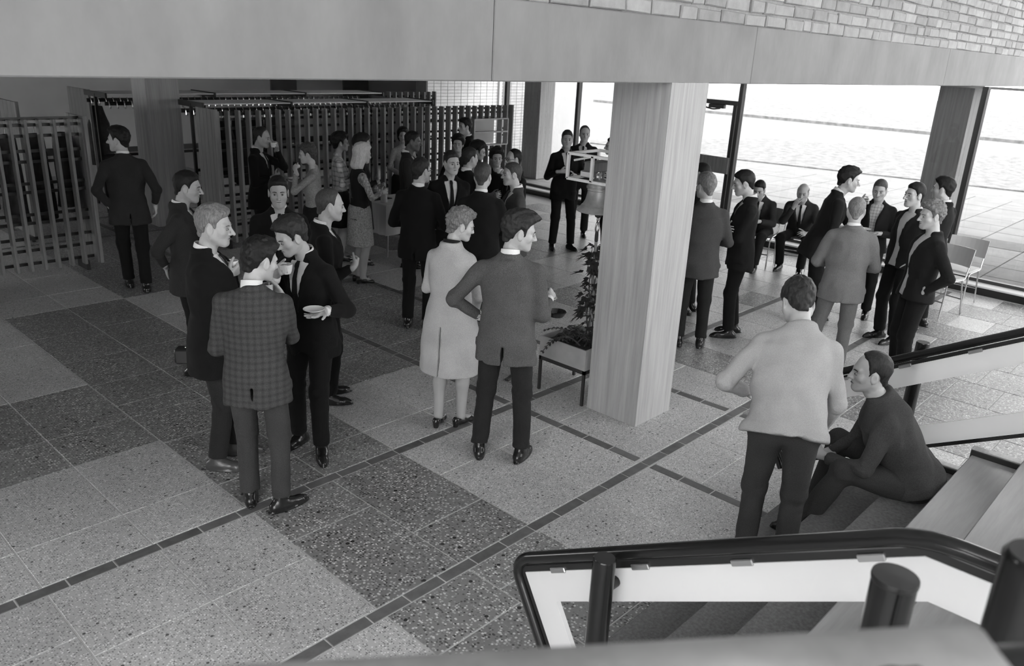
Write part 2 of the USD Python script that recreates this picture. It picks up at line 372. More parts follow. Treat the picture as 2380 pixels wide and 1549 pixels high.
obj('door_leaf_frame', MB().box((-.01, 4.43, .02), (.045, 4.49, 2.13)).box((-.01, 5.2, .02), (.045, 5.26, 2.13)).box((-.01, 4.43, .02), (.045, 5.26, .12)).mesh(), 'dark_metal', door)
obj('transom', MB().box((-.04, 4.40, 2.13), (.06, 5.3, 2.2), .004).mesh(), 'dark_metal', door)
obj('door_closer', MB().box((-.09, 4.62, 2.07), (-.02, 4.92, 2.13), .008).tube(rounded([(-.06, 4.7, 2.07), (-.12, 4.8, 2.05), (-.05, 5.0, 2.07)], .05), .012, 6).mesh(), 'black_paint', door)
obj('push_panel', MB().box((-.06, 4.42, 1.02), (-.03, 5.26, 1.29), .004).mesh(), 'wood_slat', door)
obj('pane', MB().box((.012, 4.49, .12), (.02, 5.2, 2.13)).mesh(), 'pane', door)
obj('pane', MB().box((.012, 4.40, 2.2), (.02, 5.3, 2.63)).mesh(), 'pane', door)

ground = thing('ground', None, None, kind='structure')
obj('subsoil', MB().box((10.55, -40, -.3), (90, 70, -.035)).mesh(), 'paving', ground)
r4 = random.Random(3)
k = 0
for i in range(12):
    for j in range(-5, 20):
        x0, y0 = 10.7 + i * .8, -4 + j * .8
        m = 'paving_dark' if i in (4,) or j == -1 else 'paving'
        obj('paving_slab', slab(x0 + .008, x0 + .792, y0 + .008, y0 + .792, -.06, -.012 + r4.uniform(-.002, .002), .004), m, ground)
def lawn(name, pts, z, m):
    p = np.array(pts, float); n = len(p)
    v = np.vstack([np.c_[p, np.full(n, z)], np.c_[p, np.full(n, z - .2)]]); f = [[0, i, i + 1] for i in range(1, n - 1)] + [[i, (i + 1) % n + n, (i + 1) % n] for i in range(n)] + [[i, i + n, (i + 1) % n + n] for i in range(n)]
    return obj(name, (v, np.array(f)), m, ground)
lawn('lawn', [(24, -6), (34, 1), (29, 12), (20, 15)], .0, 'grass')
lawn('lawn', [(40, -20), (80, -20), (80, 60), (40, 60)], .1, 'grass')

# ------------------------------------------------------------------ stair
from shapely.geometry import Polygon, LineString
def prism(poly, axis, lo, hi, taper=0):
    """a 2-D outline (the two other axes) extruded along an axis"""
    m = trimesh.creation.extrude_polygon(poly, hi - lo, engine='earcut'); v = np.array(m.vertices); w = np.zeros_like(v)
    if axis == 0: w[:, 1], w[:, 2], w[:, 0] = v[:, 0], v[:, 1], v[:, 2] + lo
    elif axis == 1: w[:, 2], w[:, 0], w[:, 1] = v[:, 1], v[:, 0], v[:, 2] + lo
    else: w = v + [0, 0, lo]
    return w, np.array(m.faces)
RISE, GO, Y0 = .165, .29, -1.01
SX0, SX1 = .36, 3.27
stair = thing('staircase', None, None, kind='structure')
plain('tread_painted_shadow', .02, .8)
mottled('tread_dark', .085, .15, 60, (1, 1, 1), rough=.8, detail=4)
for k in range(1, 8):
    y, z = Y0 - GO * (k - 1), RISE * k
    back = y - GO - .03 if k < 7 else -5.2
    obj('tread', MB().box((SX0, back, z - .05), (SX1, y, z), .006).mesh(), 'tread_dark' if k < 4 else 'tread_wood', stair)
    obj('riser', MB().box((SX0 + .02, y - .05, z - RISE), (SX1 - .02, y - .03, z - .05)).mesh(), 'wood_dark', stair)
    obj('edge_block', MB().box((SX1 + .012, back + .05, z - .12), (SX1 + .075, y + .01, z + .035), .004).mesh(), 'wood_light', stair)
    obj('edge_shadow_strip', MB().box((SX1 - .002, back + .05, z - .12), (SX1 + .012, y + .005, z + .028)).mesh(), 'tread_painted_shadow', stair)  # solid dark strip standing in for the shadow beside the edge block
    obj('edge_block', MB().box((SX0 - .075, back + .05, z - .12), (SX0 - .002, y + .01, z + .02), .004).mesh(), 'wood_light', stair)
obj('stringer', prism(Polygon([(Y0 - .1, 0), (Y0 - GO * 6, RISE * 6 - .02), (-5.2, RISE * 6 - .02), (-5.2, RISE * 6 - .35), (Y0 - GO * 6.3, RISE * 6 - .35), (Y0 - .75, 0)]), 0, SX0 + .25, SX0 + .4), 'black_paint', stair)
obj('stringer', prism(Polygon([(Y0 - .1, 0), (Y0 - GO * 6, RISE * 6 - .02), (-5.2, RISE * 6 - .02), (-5.2, RISE * 6 - .35), (Y0 - GO * 6.3, RISE * 6 - .35), (Y0 - .75, 0)]), 0, SX1 - .4, SX1 - .25), 'black_paint', stair)

SL = .57; TH = math.atan(SL); NRM = np.array([-math.sin(TH), -math.cos(TH)])      # (y, z): square to the slope, downwards
def railing(x, y_low, z_low, y_bend, side, label, posts, y_end=-5.0):
    """handrail and a white board bent round into one frame; the round posts stand on the outer side"""
    t = thing('stair_railing', label, 'railing')
    a = np.array([y_low, z_low]); b = np.array([y_bend, z_low + SL * (y_low - y_bend)]); c = np.array([y_end, b[1] + .02])
    H = .60
    outer = Polygon([a, b, c, c + [0, -.66], b + [-.155, -.66], a + NRM * H])
    board = outer.buffer(-.055, join_style=2); board = board.difference(board.buffer(-.125, join_style=2))
    obj('board', prism(board, 0, x - .011, x + .011), 'white_board', t)
    obj('board_edge', prism(outer.buffer(-.030, join_style=2).difference(outer.buffer(-.054, join_style=2)), 0, x - .007, x + .007), 'black_paint', t)
    pts = rounded([np.r_[x, a + NRM * H], np.r_[x, a], np.r_[x, b], np.r_[x, c]], .10, 7)
    m = MB(); m.tube(pts, .026, 14); obj('handrail', m.mesh(), 'black_gloss', t, smooth=40)
    clips = MB(); L = np.linalg.norm(b - a)
    for s in np.arange(.25, L, .42):
        q = a + (b - a) * s / L + NRM * .052
        clips.add(cbox((-.018, -.04, -.010), (.018, .04, .012), .003), Tm(np.r_[x, q], Rx(-math.degrees(TH))))
    obj('clip', clips.mesh(), 'steel', t, kind='stuff')
    for (py, zb, zt) in posts:
        px = x + side * .095
        obj('post', lathe([(0, zb), (.042, zb), (.042, zt - .006), (.038, zt), (0, zt)], 22, (px, py, 0)), 'black_gloss', t, smooth=35)
        obj('spacer', tube([(px, py, zt - .14), (x, py, zt - .14)], .022, 12), 'black_paint', t, smooth=40)
    return t
railing(.30, -.89, .83, -2.34, -1, 'white-boarded stair railing with black handrail, running to the landing in front of the camera', [(-1.40, 0, 1.145)])
railing(3.42, -.40, .545, -2.34, 1, 'white-boarded stair railing with black handrail behind the man sitting on the steps', [(-1.42, 0, 1.192)])
t = thing('newel_post', 'thick black round post with a flat top, standing before the bend of the handrail', 'post', loc=(-.352, -2.44, 0))
obj('shaft', lathe([(0, 0), (.042, 0), (.042, 1.893), (.041, 1.9)], 28), 'black_gloss', t, smooth=35)
obj('end_cap', lathe([(.043, 1.895), (.044, 1.9), (.043, 1.908), (.0, 1.909)], 28), 'black_paint', t, smooth=30)
t = thing('newel_post', 'black post with a chrome collar at the far edge of the draped cloth', 'post', loc=(-.64, -2.672, 0))
obj('shaft', lathe([(0, 0), (.046, 0), (.046, 2.20), (.04, 2.21), (0, 2.21)], 28), 'black_gloss', t, smooth=35)
obj('collar', lathe([(.0455, 2.03), (.052, 2.03), (.053, 2.05), (.0455, 2.055)], 28), 'chrome', t, smooth=35)

# the upper flight's own rail, close to the lens, with a coat thrown over it
A, B = np.array([-1.78, -2.05, 2.250]), np.array([-1.12, -2.76, 2.371])
t = thing('handrail_section', 'black handrail close to the lens at the lower edge, under the grey coat', 'railing')
obj('handrail', tube([A - (B - A) * .6, A, B, B + (B - A) * .6 + [0, 0, .05]], .026, 14), 'black_gloss', t, smooth=40)
obj('post', tube([A - (B - A) * .5, (A - (B - A) * .5) * [1, 1, 0]], .03, 14), 'black_paint', t, smooth=40)
obj('post', tube([B + (B - A) * .5, (B + (B - A) * .5) * [1, 1, 0]], .03, 14), 'black_paint', t, smooth=40)
def draped_coat():
    d = (B - A) / np.linalg.norm(B - A); n = np.cross(d, [0, 0, 1.0]); n /= np.linalg.norm(n)
    if n @ (CAM - A) < 0: n = -n                                          # towards the camera
    us, prof = np.linspace(-.35, .92, 60), []
    for s in np.linspace(-1, 1, 31):                                        # across the rail: far hang, over the top, near hang
        if s < -.2: prof.append((-.045 - .02 * (-.2 - s), -.02 - .42 * (-.2 - s)))
        elif s > .2: prof.append((.06 + .20 * (s - .2), -.01 - .42 * (s - .2)))
        else: prof.append((.05 * math.sin(s / .2 * math.pi / 2) + .005, .022 * math.cos(s / .2 * math.pi / 2) + .012))
    prof = np.array(prof); L = np.linalg.norm(B - A)
    P = A + (us * L)[:, None, None] * d + prof[None, :, 0, None] * n + prof[None, :, 1, None] * np.array([0, 0, 1.0])
    w = (meshkit.fbm(np.stack([us[:, None] * 6 + 0 * prof[None, :, 0], prof[None, :, 0] * 30 + 0 * us[:, None], prof[None, :, 1] * 9 + 0 * us[:, None]], -1), 3, 4) - .5)
    P = P + w[..., None] * (.05 * n + [0, 0, .045])
    P = P.reshape(len(us), 31, 3); Q = P - .012 * np.array([0, 0, 1.0]); V = np.concatenate([P.reshape(-1, 3), Q.reshape(-1, 3)]); N = 31; K = len(us) * N; f = []
    for i in range(len(us) - 1):
        for j in range(N - 1):
            a, b, c, e = i * N + j, (i + 1) * N + j, (i + 1) * N + j + 1, i * N + j + 1
            f += [[a, b, c], [a, c, e], [K + a, K + c, K + b], [K + a, K + e, K + c]]
    for i in range(len(us) - 1):
        for j in (0, N - 1):
            a, b = i * N + j, (i + 1) * N + j; f += [[a, K + a, b], [b, K + a, K + b]]
    for j in range(N - 1):
        for i in (0, len(us) - 1):
            a, b = i * N + j, i * N + j + 1; f += [[a, b, K + a], [b, K + b, K + a]]
    return V, np.array(f)
o = obj('draped_coat', draped_coat(), 'cloth_foreground', smooth=60)
put(o, 'crumpled grey coat thrown over the rail, out of focus along the lower edge', 'coat')

# ------------------------------------------------------------------ cloakroom: slatted screens and coat racks
def slat_screen(label, x0, n, pitch, y, top, depth, opening=None, panel=True, bottom=.09, group=None):
    t = thing('slat_screen', label, 'slatted screen', loc=(x0, y, 0))
    r = random.Random(int(x0 * 77) + n); W = (n - 1) * pitch
    for i in range(n):
        x = i * pitch
        if opening and opening[0] < x < opening[1]:
            obj('slat', MB().box((x, 0, opening[3]), (x + .032, .11, top + r.uniform(-.006, .006)), .003).box((x, 0, bottom), (x + .032, .11, opening[2]), .003).mesh(), 'wood_slat', t)
        else: obj('slat', MB().box((x, 0, bottom), (x + .032, .11, top + r.uniform(-.006, .006)), .003).mesh(), 'wood_slat', t)
    for z in (.14, .3, .44, .62, .72, .98, 1.08, 1.33, 1.45, 1.62, 1.74, 1.81):
        if opening and opening[2] - .02 < z < opening[3]:
            obj('rail', MB().box((0, .115, z), (opening[0], .135, z + .035)).box((opening[1], .115, z), (W + .03, .135, z + .035)).mesh(), 'black_paint', t)
        else: obj('rail', MB().box((0, .115, z), (W + .03, .135, z + .035)).mesh(), 'black_paint', t)
    for x in (.1, W - .1): obj('foot', MB().box((x - .02, .05, 0), (x + .02, .35, bottom + .03)).mesh(), 'black_paint', t)
    if panel:
        x = panel if panel is not True else -.05
        for i in range(5): obj('plank', MB().box((x, -.02 + i * depth / 5, bottom), (x + .03, -.02 + (i + 1) * depth / 5 - .006, top + .02), .003).mesh(), 'wood_panel', t)
        obj('edging', MB().box((x - .006, -.045, bottom), (x + .036, -.02, top + .025), .003).mesh(), 'wood_slat', t)
    if opening:
        a, b, c, d = opening; fr = MB()
        for z in (c, (c + d) / 2, d): fr.box((a, -.015, z - .012), (b, .10, z + .012), .003)
        for x in (a + .0, b - .16, b): fr.box((x - .012, -.015, c), (x + .012, .10, d), .003)
        obj('hatch_shelf', fr.mesh(), 'wood_light', t)
        obj('hatch_back', MB().box((a, .34, c - .02), (b, .36, d + .02)).mesh(), 'plaster', t)
    return t
slat_screen('long dark slatted wooden screen behind the crowd, with an open hatch near its window end', 3.47, 38, .1535, 7.55, 1.88, .52, (4.72, 5.56, 1.20, 1.65))
slat_screen('slatted wooden screen standing alone in the dark corner, coats hanging inside', -.93, 19, .15, 7.55, 1.83, .55, panel=2.72)
def end_panel(label, x, y0, y1, top, n=6):
    t = thing('end_panel', label, 'panel', loc=(x, y0, 0)); w = (y1 - y0) / n
    for i in range(n): obj('plank', MB().box((0, i * w, .09), (.03, (i + 1) * w - .006, top), .003).mesh(), 'wood_panel', t)
    obj('edging', MB().box((-.006, -.03, .09), (.036, -.004, top + .005), .003).mesh(), 'wood_slat', t)
    obj('foot', MB().box((0, .1, 0), (.03, .16, .1)).box((0, y1 - y0 - .16, 0), (.03, y1 - y0 - .1, .1)).mesh(), 'black_paint', t)
end_panel('tall planked panel closing the rack beyond the walking man', 3.36, 11.65, 12.55, 1.885)
end_panel('planked panel standing in the dark behind the corner screen', 1.62, 9.35, 10.5, 1.88, 7)
slat_screen('slatted screen end rising behind the long screen, short and dark', 8.6, 9, .15, 10.4, 1.92, .5, panel=False)
mottled('coat_dark', .015, .04, 8, rough=1.0)
mottled('coat_grey', .05, .10, 8, rough=1.0)
def coat_rack(label, x0, L, y, z, d):
    t = thing('coat_rack', label, 'coat rack', loc=(x0, y, 0))
    n = 14
    for i in range(n): obj('shelf_slat', MB().box((0, i * d / n, z), (L, i * d / n + d / n - .012, z + .015)).mesh(), 'steel_shelf', t)
    for x in np.arange(0, L + .01, L / 3):
        obj('bracket', MB().box((x - .015, -.03, z - .05), (x + .015, d + .02, z + .03), .004).mesh(), 'black_paint', t)
        obj('upright', MB().box((x - .02, d / 2 - .02, 0), (x + .02, d / 2 + .02, z)).mesh(), 'black_paint', t)
    for yy in (.04, d - .04):
        obj('hook_rail', MB().box((0, yy, z - .16), (L, yy + .02, z - .10)).mesh(), 'black_paint', t)
        h = MB()
        for x in np.arange(.05, L, .115):
            h.add(tube([(x, yy - .005, z - .09), (x, yy - .03, z - .13), (x, yy - .035, z - .19), (x, yy - .07, z - .20), (x, yy - .09, z - .165)], .008, 5))
        obj('hooks', h.mesh(), 'chrome', t, kind='stuff')
    obj('low_rail', MB().box((0, d / 2 - .02, .25), (L, d / 2 + .02, .29)).box((0, d / 2 - .02, .9), (L, d / 2 + .02, .94)).mesh(), 'black_paint', t)
    return t
plain('steel_shelf', .75, .5)
coat_rack('steel hat shelf with hook rails standing just behind the long slatted screen', 3.75, 4.3, 8.5, 1.88, .7)
coat_rack('hat shelf with hook rails in the row beyond, against the pale back wall', 3.2, 5.3, 10.5, 1.88, .8)
def hanging_coat(label, x, y, z, w, h, m, rot=0):
    us = np.linspace(0, 1, 14); th = np.linspace(0, 2 * np.pi, 19)[:-1]; V = []
    for u in us:
        a = w * (.35 + .65 * min(1, u * 3.2)) * (1 + .12 * u); b = .085 + .03 * u
        V.append(np.c_[a / 2 * np.cos(th), b * np.sin(th) * (1 + .22 * np.sin(5 * th + 3 * u)), np.full(18, -u * h)])
    n = 18; f = []
    for i in range(13):
        for k in range(n):
            l = (k + 1) % n; f += [[i * n + k, (i + 1) * n + l, i * n + l], [i * n + k, (i + 1) * n + k, (i + 1) * n + l]]
    V = np.vstack(V + [np.array([[0, 0, .01]]), np.array([[0, 0, -h]])]); a = 14 * n
    for k in range(n): f += [[a, k, (k + 1) % n], [a + 1, 13 * n + (k + 1) % n, 13 * n + k]]
    t = thing('hanging_coat', label, 'coat', 'coats hanging in the cloakroom', loc=(x, y, z), rz=rot)
    obj('cloth', (V, np.array(f)), m, t, smooth=60)
    obj('hanger_hook', tube([(0, 0, 0), (0, 0, .06), (.02, 0, .08), (.03, 0, .06)], .004, 5), 'steel', t)
r5 = random.Random(5)
for i in range(9):
    hanging_coat('dark coat hanging behind the slats of the corner screen', -.7 + i * .3, 8.05 + r5.uniform(-.05, .05), 1.62, .42, r5.uniform(.85, 1.05), 'coat_dark' if i % 3 else 'coat_grey', 80 + r5.uniform(-15, 15))
for i, x in enumerate((3.95, 4.2, 4.45, 4.75, 5.0)):
    hanging_coat('dark coat hanging behind the long screen at its shadowed end', x, 8.8, 1.66, .42, r5.uniform(.8, 1.0), 'coat_dark', 80 + r5.uniform(-15, 15))
hanging_coat('dark coat hanging at the end of the second row, beside the walking man', 3.52, 11.75, 1.62, .40, .95, 'coat_dark', 20)

# ------------------------------------------------------------------ bell in its frame, planter below
bx, by = 3.50, 1.215
t = thing('bell_cradle', 'white square-tube frame fixed to the big column, carrying the bell', 'cradle')
fr = MB(); x0, x1, y0, y1, z0, z1 = bx - .20, bx + .20, .955, 1.41, 1.86, 2.06; q = .011
for x in (x0, x1):
    for z in (z0, z1): fr.box((x - q, y0, z - q), (x + q, y1, z + q))
    for y in (y0 + q, by - .05, y1): fr.box((x - q, y - q, z0), (x + q, y + q, z1))
for y in (y1, y0 + q):
    for z in (z0, z1): fr.box((x0, y - q, z - q), (x1, y + q, z + q))
fr.add(tube([(x0, y1 - .06, z0 + .15), (x0, by - .02, z1 - .01)], .009, 5))
obj('tube_frame', fr.mesh(), 'white_paint', t)
obj('yoke_beam', MB().box((x0 + .02, by - .05, z0 + .07), (x1 - .02, by + .05, z0 + .15), .006).mesh(), 'wood_dark', t)
obj('bearing', MB().box((x0 - .01, by - .06, z0 + .03), (x0 + .03, by + .06, z0 + .08), .006).mesh(), 'steel', t)
obj('bearing', MB().box((x1 - .03, by - .06, z0 + .03), (x1 + .01, by + .06, z0 + .08), .006).mesh(), 'steel', t)
t = thing('bell', 'bronze bell with a flared lip hanging beside the big column', 'bell', loc=(bx, by, 1.60))
obj('body', lathe([(.0, .265), (.06, .262), (.085, .25), (.096, .225), (.100, .19), (.106, .14), (.118, .09), (.14, .05), (.168, .022), (.185, .006), (.186, .0), (.178, -.004), (.165, .008), (.13, .045), (.105, .10), (.09, .18), (.07, .235), (0, .24)], 40), 'bronze', t, smooth=40)
for z, r in ((.196, .1015), (.186, .1025), (.17, .1045), (.045, .146), (.036, .153)): obj('moulding', lathe([(r - .004, z - .003), (r + .002, z - .002), (r + .003, z), (r + .002, z + .002), (r - .004, z + .003)], 36), 'bronze', t, smooth=60)
cr = MB()
for k in range(4):
    a = k * math.pi / 2 + .4; c, s = math.cos(a), math.sin(a)
    cr.add(tube([(.05 * c, .05 * s, .255), (.055 * c, .055 * s, .30), (.03 * c, .03 * s, .33), (0, 0, .335)], .011, 7))
obj('crown', cr.mesh(), 'bronze', t, smooth=60)
obj('clapper', lathe([(0, .2), (.008, .2), (.010, .03), (.028, -.004), (.034, -.028), (.026, -.05), (.008, -.06), (0, -.06)], 16), 'dark_metal', t, smooth=50)
t = thing('bell_rope', 'rope with a snap hook hanging from the bell clapper into the climbing plant', 'rope', loc=(bx, by, 0))
obj('link', tube([(.012 * math.cos(a), 0, 1.53 + .018 * math.sin(a)) for a in np.linspace(0, 2 * math.pi, 13)], .004, 6, False), 'dark_metal', t)
obj('snap_hook', tube([(.02 * math.cos(a) , .004 * math.sin(2 * a), 1.468 + .045 * math.sin(a)) for a in np.linspace(0, 2 * math.pi, 17)], .008, 7, False), 'steel', t, smooth=60)
obj('splice', lathe([(0, 1.425), (.014, 1.425), (.016, 1.40), (.016, 1.35), (.011, 1.335), (0, 1.335)], 10), 'dark_metal', t)
obj('cord', tube([(0, 0, 1.34), (-.004, .004, 1.1), (.004, -.004, .85), (0, 0, .52)], .013, 8), 'rope', t, smooth=60)

PX0, PX1, PY0, PY1 = 3.18, 3.69, .985, 1.49
t = thing('planter_stand', 'black steel stand on four legs, under the planter by the big column', 'plant stand')
obj('rim', MB().box((PX0, PY0, .285), (PX1, PY0 + .022, .318)).box((PX0, PY1 - .022, .285), (PX1, PY1, .318)).box((PX0, PY0, .285), (PX0 + .022, PY1, .318)).box((PX1 - .022, PY0, .285), (PX1, PY1, .318)).mesh(), 'dark_metal', t)
for x in (PX0, PX1 - .022):
    for y in (PY0, PY1 - .022): obj('leg', MB().box((x, y, 0), (x + .022, y + .022, .29)).mesh(), 'dark_metal', t)
t = thing('planter', 'weathered pale square planter of soil on a black stand by the big column', 'planter')
pl = Polygon([(PX0, PY0), (PX1, PY0), (PX1, PY1), (PX0, PY1)])
obj('box', prism(pl.difference(pl.buffer(-.016, join_style=2)), 2, .32, .50), 'planter_metal', t)
obj('soil', MB().box((PX0 + .015, PY0 + .015, .33), (PX1 - .015, PY1 - .015, .455)).mesh(), 'soil', t)
r6 = random.Random(8)
def leaf_mesh(L, W, lobes=5):
    """an ivy-like leaf with pointed lobes, cupped, 12 to 30 triangles"""
    pts = [(0, 0)]
    if lobes:
        for a, r in ((-100, .45), (-70, .62), (-48, .42), (-30, .85), (-12, .5), (0, 1.0), (12, .5), (30, .85), (48, .42), (70, .62), (100, .45)):
            pts.append((r * L * math.cos(math.radians(a)), r * W * 1.1 * math.sin(math.radians(a))))
    else:
        for u in np.linspace(.1, 1, 7): pts.append((u * L, W / 2 * math.sin(math.pi * min(u, .99)) ** .7))
        for u in np.linspace(.9, .1, 6): pts.append((u * L, -W / 2 * math.sin(math.pi * u) ** .7))
    p = np.array(pts); z = -.35 * (p[:, 0] / L) ** 2 * L * .5 + .25 * np.abs(p[:, 1])
    v = np.c_[p, z]; n = len(v); c = np.array([[L * .35, 0, -.01 * L]])
    v = np.vstack([v, c, v - [0, 0, .0012], c - [0, 0, .0012]]); f = []
    for i in range(n): f += [[n, i, (i + 1) % n], [2 * n + 1, n + 1 + (i + 1) % n, n + 1 + i]]
    return v, np.array(f)
def plant(name, label, leaves, stems):
    t = thing(name, label, 'plant')
    for s in stems: obj('stem', tube(s, np.linspace(.008, .003, len(s)), 6), 'stem', t, smooth=60)
    for (p, d, L, W, lob, m) in leaves:
        x = np.asarray(d, float); x /= np.linalg.norm(x); y = np.cross([0, 0, 1.0], x); y /= np.linalg.norm(y) + 1e-9; z = np.cross(x, y); a = r6.uniform(-.6, .6)
        R = np.stack([x, y * math.cos(a) + z * math.sin(a), -y * math.sin(a) + z * math.cos(a)], 1)
        obj('leaf', MB().add(leaf_mesh(L, W, lob), Tm(p, R)).mesh(), m, t)
    return t
lv, st = [], []
for k in range(3):
    a0 = k * 2.1; st.append([(bx + .03 * math.cos(a0 + 7 * u), by + .03 * math.sin(a0 + 7 * u), .44 + u * .88) for u in np.linspace(0, 1, 14)])
for i in range(84):
    u = r6.random() ** .8; z = .50 + u * .80; a = r6.uniform(0, 6.28); rr = r6.uniform(.03, .09 + .06 * (1 - u))
    lv.append(((bx + rr * math.cos(a), by + rr * math.sin(a), z), (math.cos(a), math.sin(a), r6.uniform(-.9, .1)), r6.uniform(.07, .13), r6.uniform(.06, .09), 5, 'leaf' if r6.random() < .6 else 'leaf_b'))
plant('climbing_plant', 'dark lobed climbing plant twining up the bell rope from the planter', lv, st)
lv, st = [], []
for i in range(16):
    a = i * 2.399; L = r6.uniform(.16, .30); cx, cy = (PX0 + PX1) / 2 + r6.uniform(-.12, .12), (PY0 + PY1) / 2 + r6.uniform(-.12, .12)
    pts = [(cx + L * u * math.cos(a), cy + L * u * math.sin(a), .45 + .26 * u - .20 * u * u * (1 + .5 * (i % 3 == 0))) for u in np.linspace(0, 1, 9)]; st.append(pts)
    for j in range(2, 9):
        p = np.array(pts[j]); tn = np.array(pts[j]) - np.array(pts[j - 1]); sd = np.cross(tn, [0, 0, 1.0]); sd /= np.linalg.norm(sd)
        for s in (-1, 1): lv.append((p, sd * s + tn / np.linalg.norm(tn) * .6, .075 * (1.05 - j / 12), .022, 0, 'leaf_b' if (i + j) % 3 else 'leaf'))
plant('fern', 'low arching fern filling the planter by the big column', lv, st)
t = thing('floor_strip', 'short dark metal bar lying on the floor behind the man in tweed', 'bar', loc=(3.3, 1.85, 0), rz=18)
obj('bar', MB().box((-.22, -.02, 0), (.12, .02, .02), .004).mesh(), 'dark_metal', t)
obj('knob', lathe([(0, 0), (.018, 0), (.02, .012), (.012, .024), (0, .026)], 12, (.19, -.02, 0)), 'chrome', t, smooth=50)

# ------------------------------------------------------------------ table with a white cloth
t = thing('folding_table', 'narrow table under a white cloth among the women by the long screen', 'table', loc=(5.0, 5.93, 0))
TW, TD, TZ = 1.5, .62, .735
obj('top', MB().box((0, 0, TZ - .03), (TW, TD, TZ), .004).mesh(), 'wood_light', t)
for x in (.04, TW - .04):
    for y in (.04, TD - .04): obj('leg', tube([(x, y, 0), (x, y, TZ - .03)], .014, 8), 'steel', t)
def cloth(x0, x1, y0, y1, z, drop):
    per = []; n = 20
    for (a, b) in (((x0, y0), (x1, y0)), ((x1, y0), (x1, y1)), ((x1, y1), (x0, y1)), ((x0, y1), (x0, y0))):
        for u in np.arange(n) / n: per.append((a[0] + (b[0] - a[0]) * u, a[1] + (b[1] - a[1]) * u))
    per = np.array(per); c = per.mean(0); out = (per - c); out /= np.linalg.norm(out, axis=1, keepdims=True); K = len(per); V = [np.c_[per, np.full(K, z)]]
    for u in (.04, .35, .7, 1.0):
        w = .012 + .03 * u * (.5 + .5 * np.sin(np.arange(K) * 2 * np.pi / 5.0)); V.append(np.c_[per + out * w[:, None], np.full(K, z - drop * u)])
    V = np.vstack(V + [np.r_[c, z][None]]); f = []
    for i in range(4):
        for k in range(K): l = (k + 1) % K; f += [[i * K + k, (i + 1) * K + k, (i + 1) * K + l], [i * K + k, (i + 1) * K + l, i * K + l]]
    for k in range(K): f.append([5 * K, k, (k + 1) % K])
    return V, np.array(f)
o = obj('tablecloth', cloth(4.985, 5.0 + TW + .015, 5.915, 5.93 + TD + .015, TZ + .004, .42), 'white_cloth', smooth=50)
put(o, 'white cloth hanging over the narrow table beside the blonde woman', 'tablecloth')
t = thing('bottle', 'white plastic bottle with a narrow neck on the cloth-covered table', 'bottle', loc=(5.1, 6.12, TZ + .006))
obj('body', lathe([(0, 0), (.045, 0), (.047, .01), (.047, .14), (.04, .18), (.02, .21), (.018, .235), (0, .235)], 20), 'china', t, smooth=40)
obj('cap', lathe([(.021, .225), (.021, .26), (.012, .275), (0, .275)], 14), 'white_paint', t, smooth=40)
t = thing('serving_tray', 'dark tray of bread on the white tablecloth', 'tray', loc=(5.17, 6.36, TZ + .006))
obj('tray_base', MB().box((-.12, -.09, 0), (.2, .12, .012), .004).mesh(), 'black_paint', t)
obj('loaf', MB().add(trimesh.creation.icosphere(2, 1.0), Tm((.05, 0, .045), np.diag([.12, .07, .045]))).mesh(), 'wood_dark', t, smooth=True)

# ------------------------------------------------------------------ chairs by the window
def chair(label, x, y, rz, seat='wood_slat'):
    t = thing('stacking_chair', label, 'chair', 'tubular chairs by the window', loc=(x, y, 0), rz=rz)      # faces +x
    for s in (-1, 1):
        yy = .21 * s
        obj('leg_frame', tube(rounded([(.21, yy, 0), (.19, yy, .44), (-.17, yy, .45), (-.25, yy, .80)], .04, 4), .010, 7), 'chrome', t, smooth=60)
        obj('leg', tube([(-.12, yy, .44), (-.25, yy, 0)], .010, 7), 'chrome', t, smooth=60)
    obj('stretcher', tube([(.20, -.21, .20), (.20, .21, .20)], .008, 6), 'chrome', t)
    obj('stretcher', tube([(-.19, -.21, .20), (-.19, .21, .20)], .008, 6), 'chrome', t)
    obj('seat', MB().box((-.19, -.22, .452), (.24, .22, .475), .010).mesh(), seat, t, smooth=40)
    ang = np.linspace(-.5, .5, 9); V = []
    for z, b in ((.60, -.22), (.82, -.262)):
        for d in (0, .014):
            for a in ang: V.append((b - d + .05 * (a * 2) ** 2 , .46 * a, z))
    V = np.array(V); f = []
    def q(a, b, c, d): f.extend([[a, b, c], [a, c, d]])
    for i in range(8):
        q(i, i + 1, 18 + i + 1, 18 + i); q(9 + i, 27 + i, 27 + i + 1, 9 + i + 1); q(i, 9 + i, 9 + i + 1, i + 1); q(18 + i, 18 + i + 1, 27 + i + 1, 27 + i)
    q(0, 18, 27, 9); q(8, 17, 35, 26)
    obj('backrest', (V, np.array(f)), seat, t)
    return t
plain('seat_pale', .45, .5)
chair('chrome chair with a pale seat standing empty by the window sill', 8.75, -.12, 165, 'seat_pale')
chair('chrome chair turned on edge to the glass, behind the one with the pale seat', 9.45, -.12, 175, 'seat_pale')
chair('chair under the bald man who sits smoking', 9.47, 2.06, 196)
chair('chair under the man seated half hidden behind a standing man', 9.16, 2.49, 191)
chair('chair pulled up by the window, behind the man in the checked shirt', 8.75, 1.05, 200)

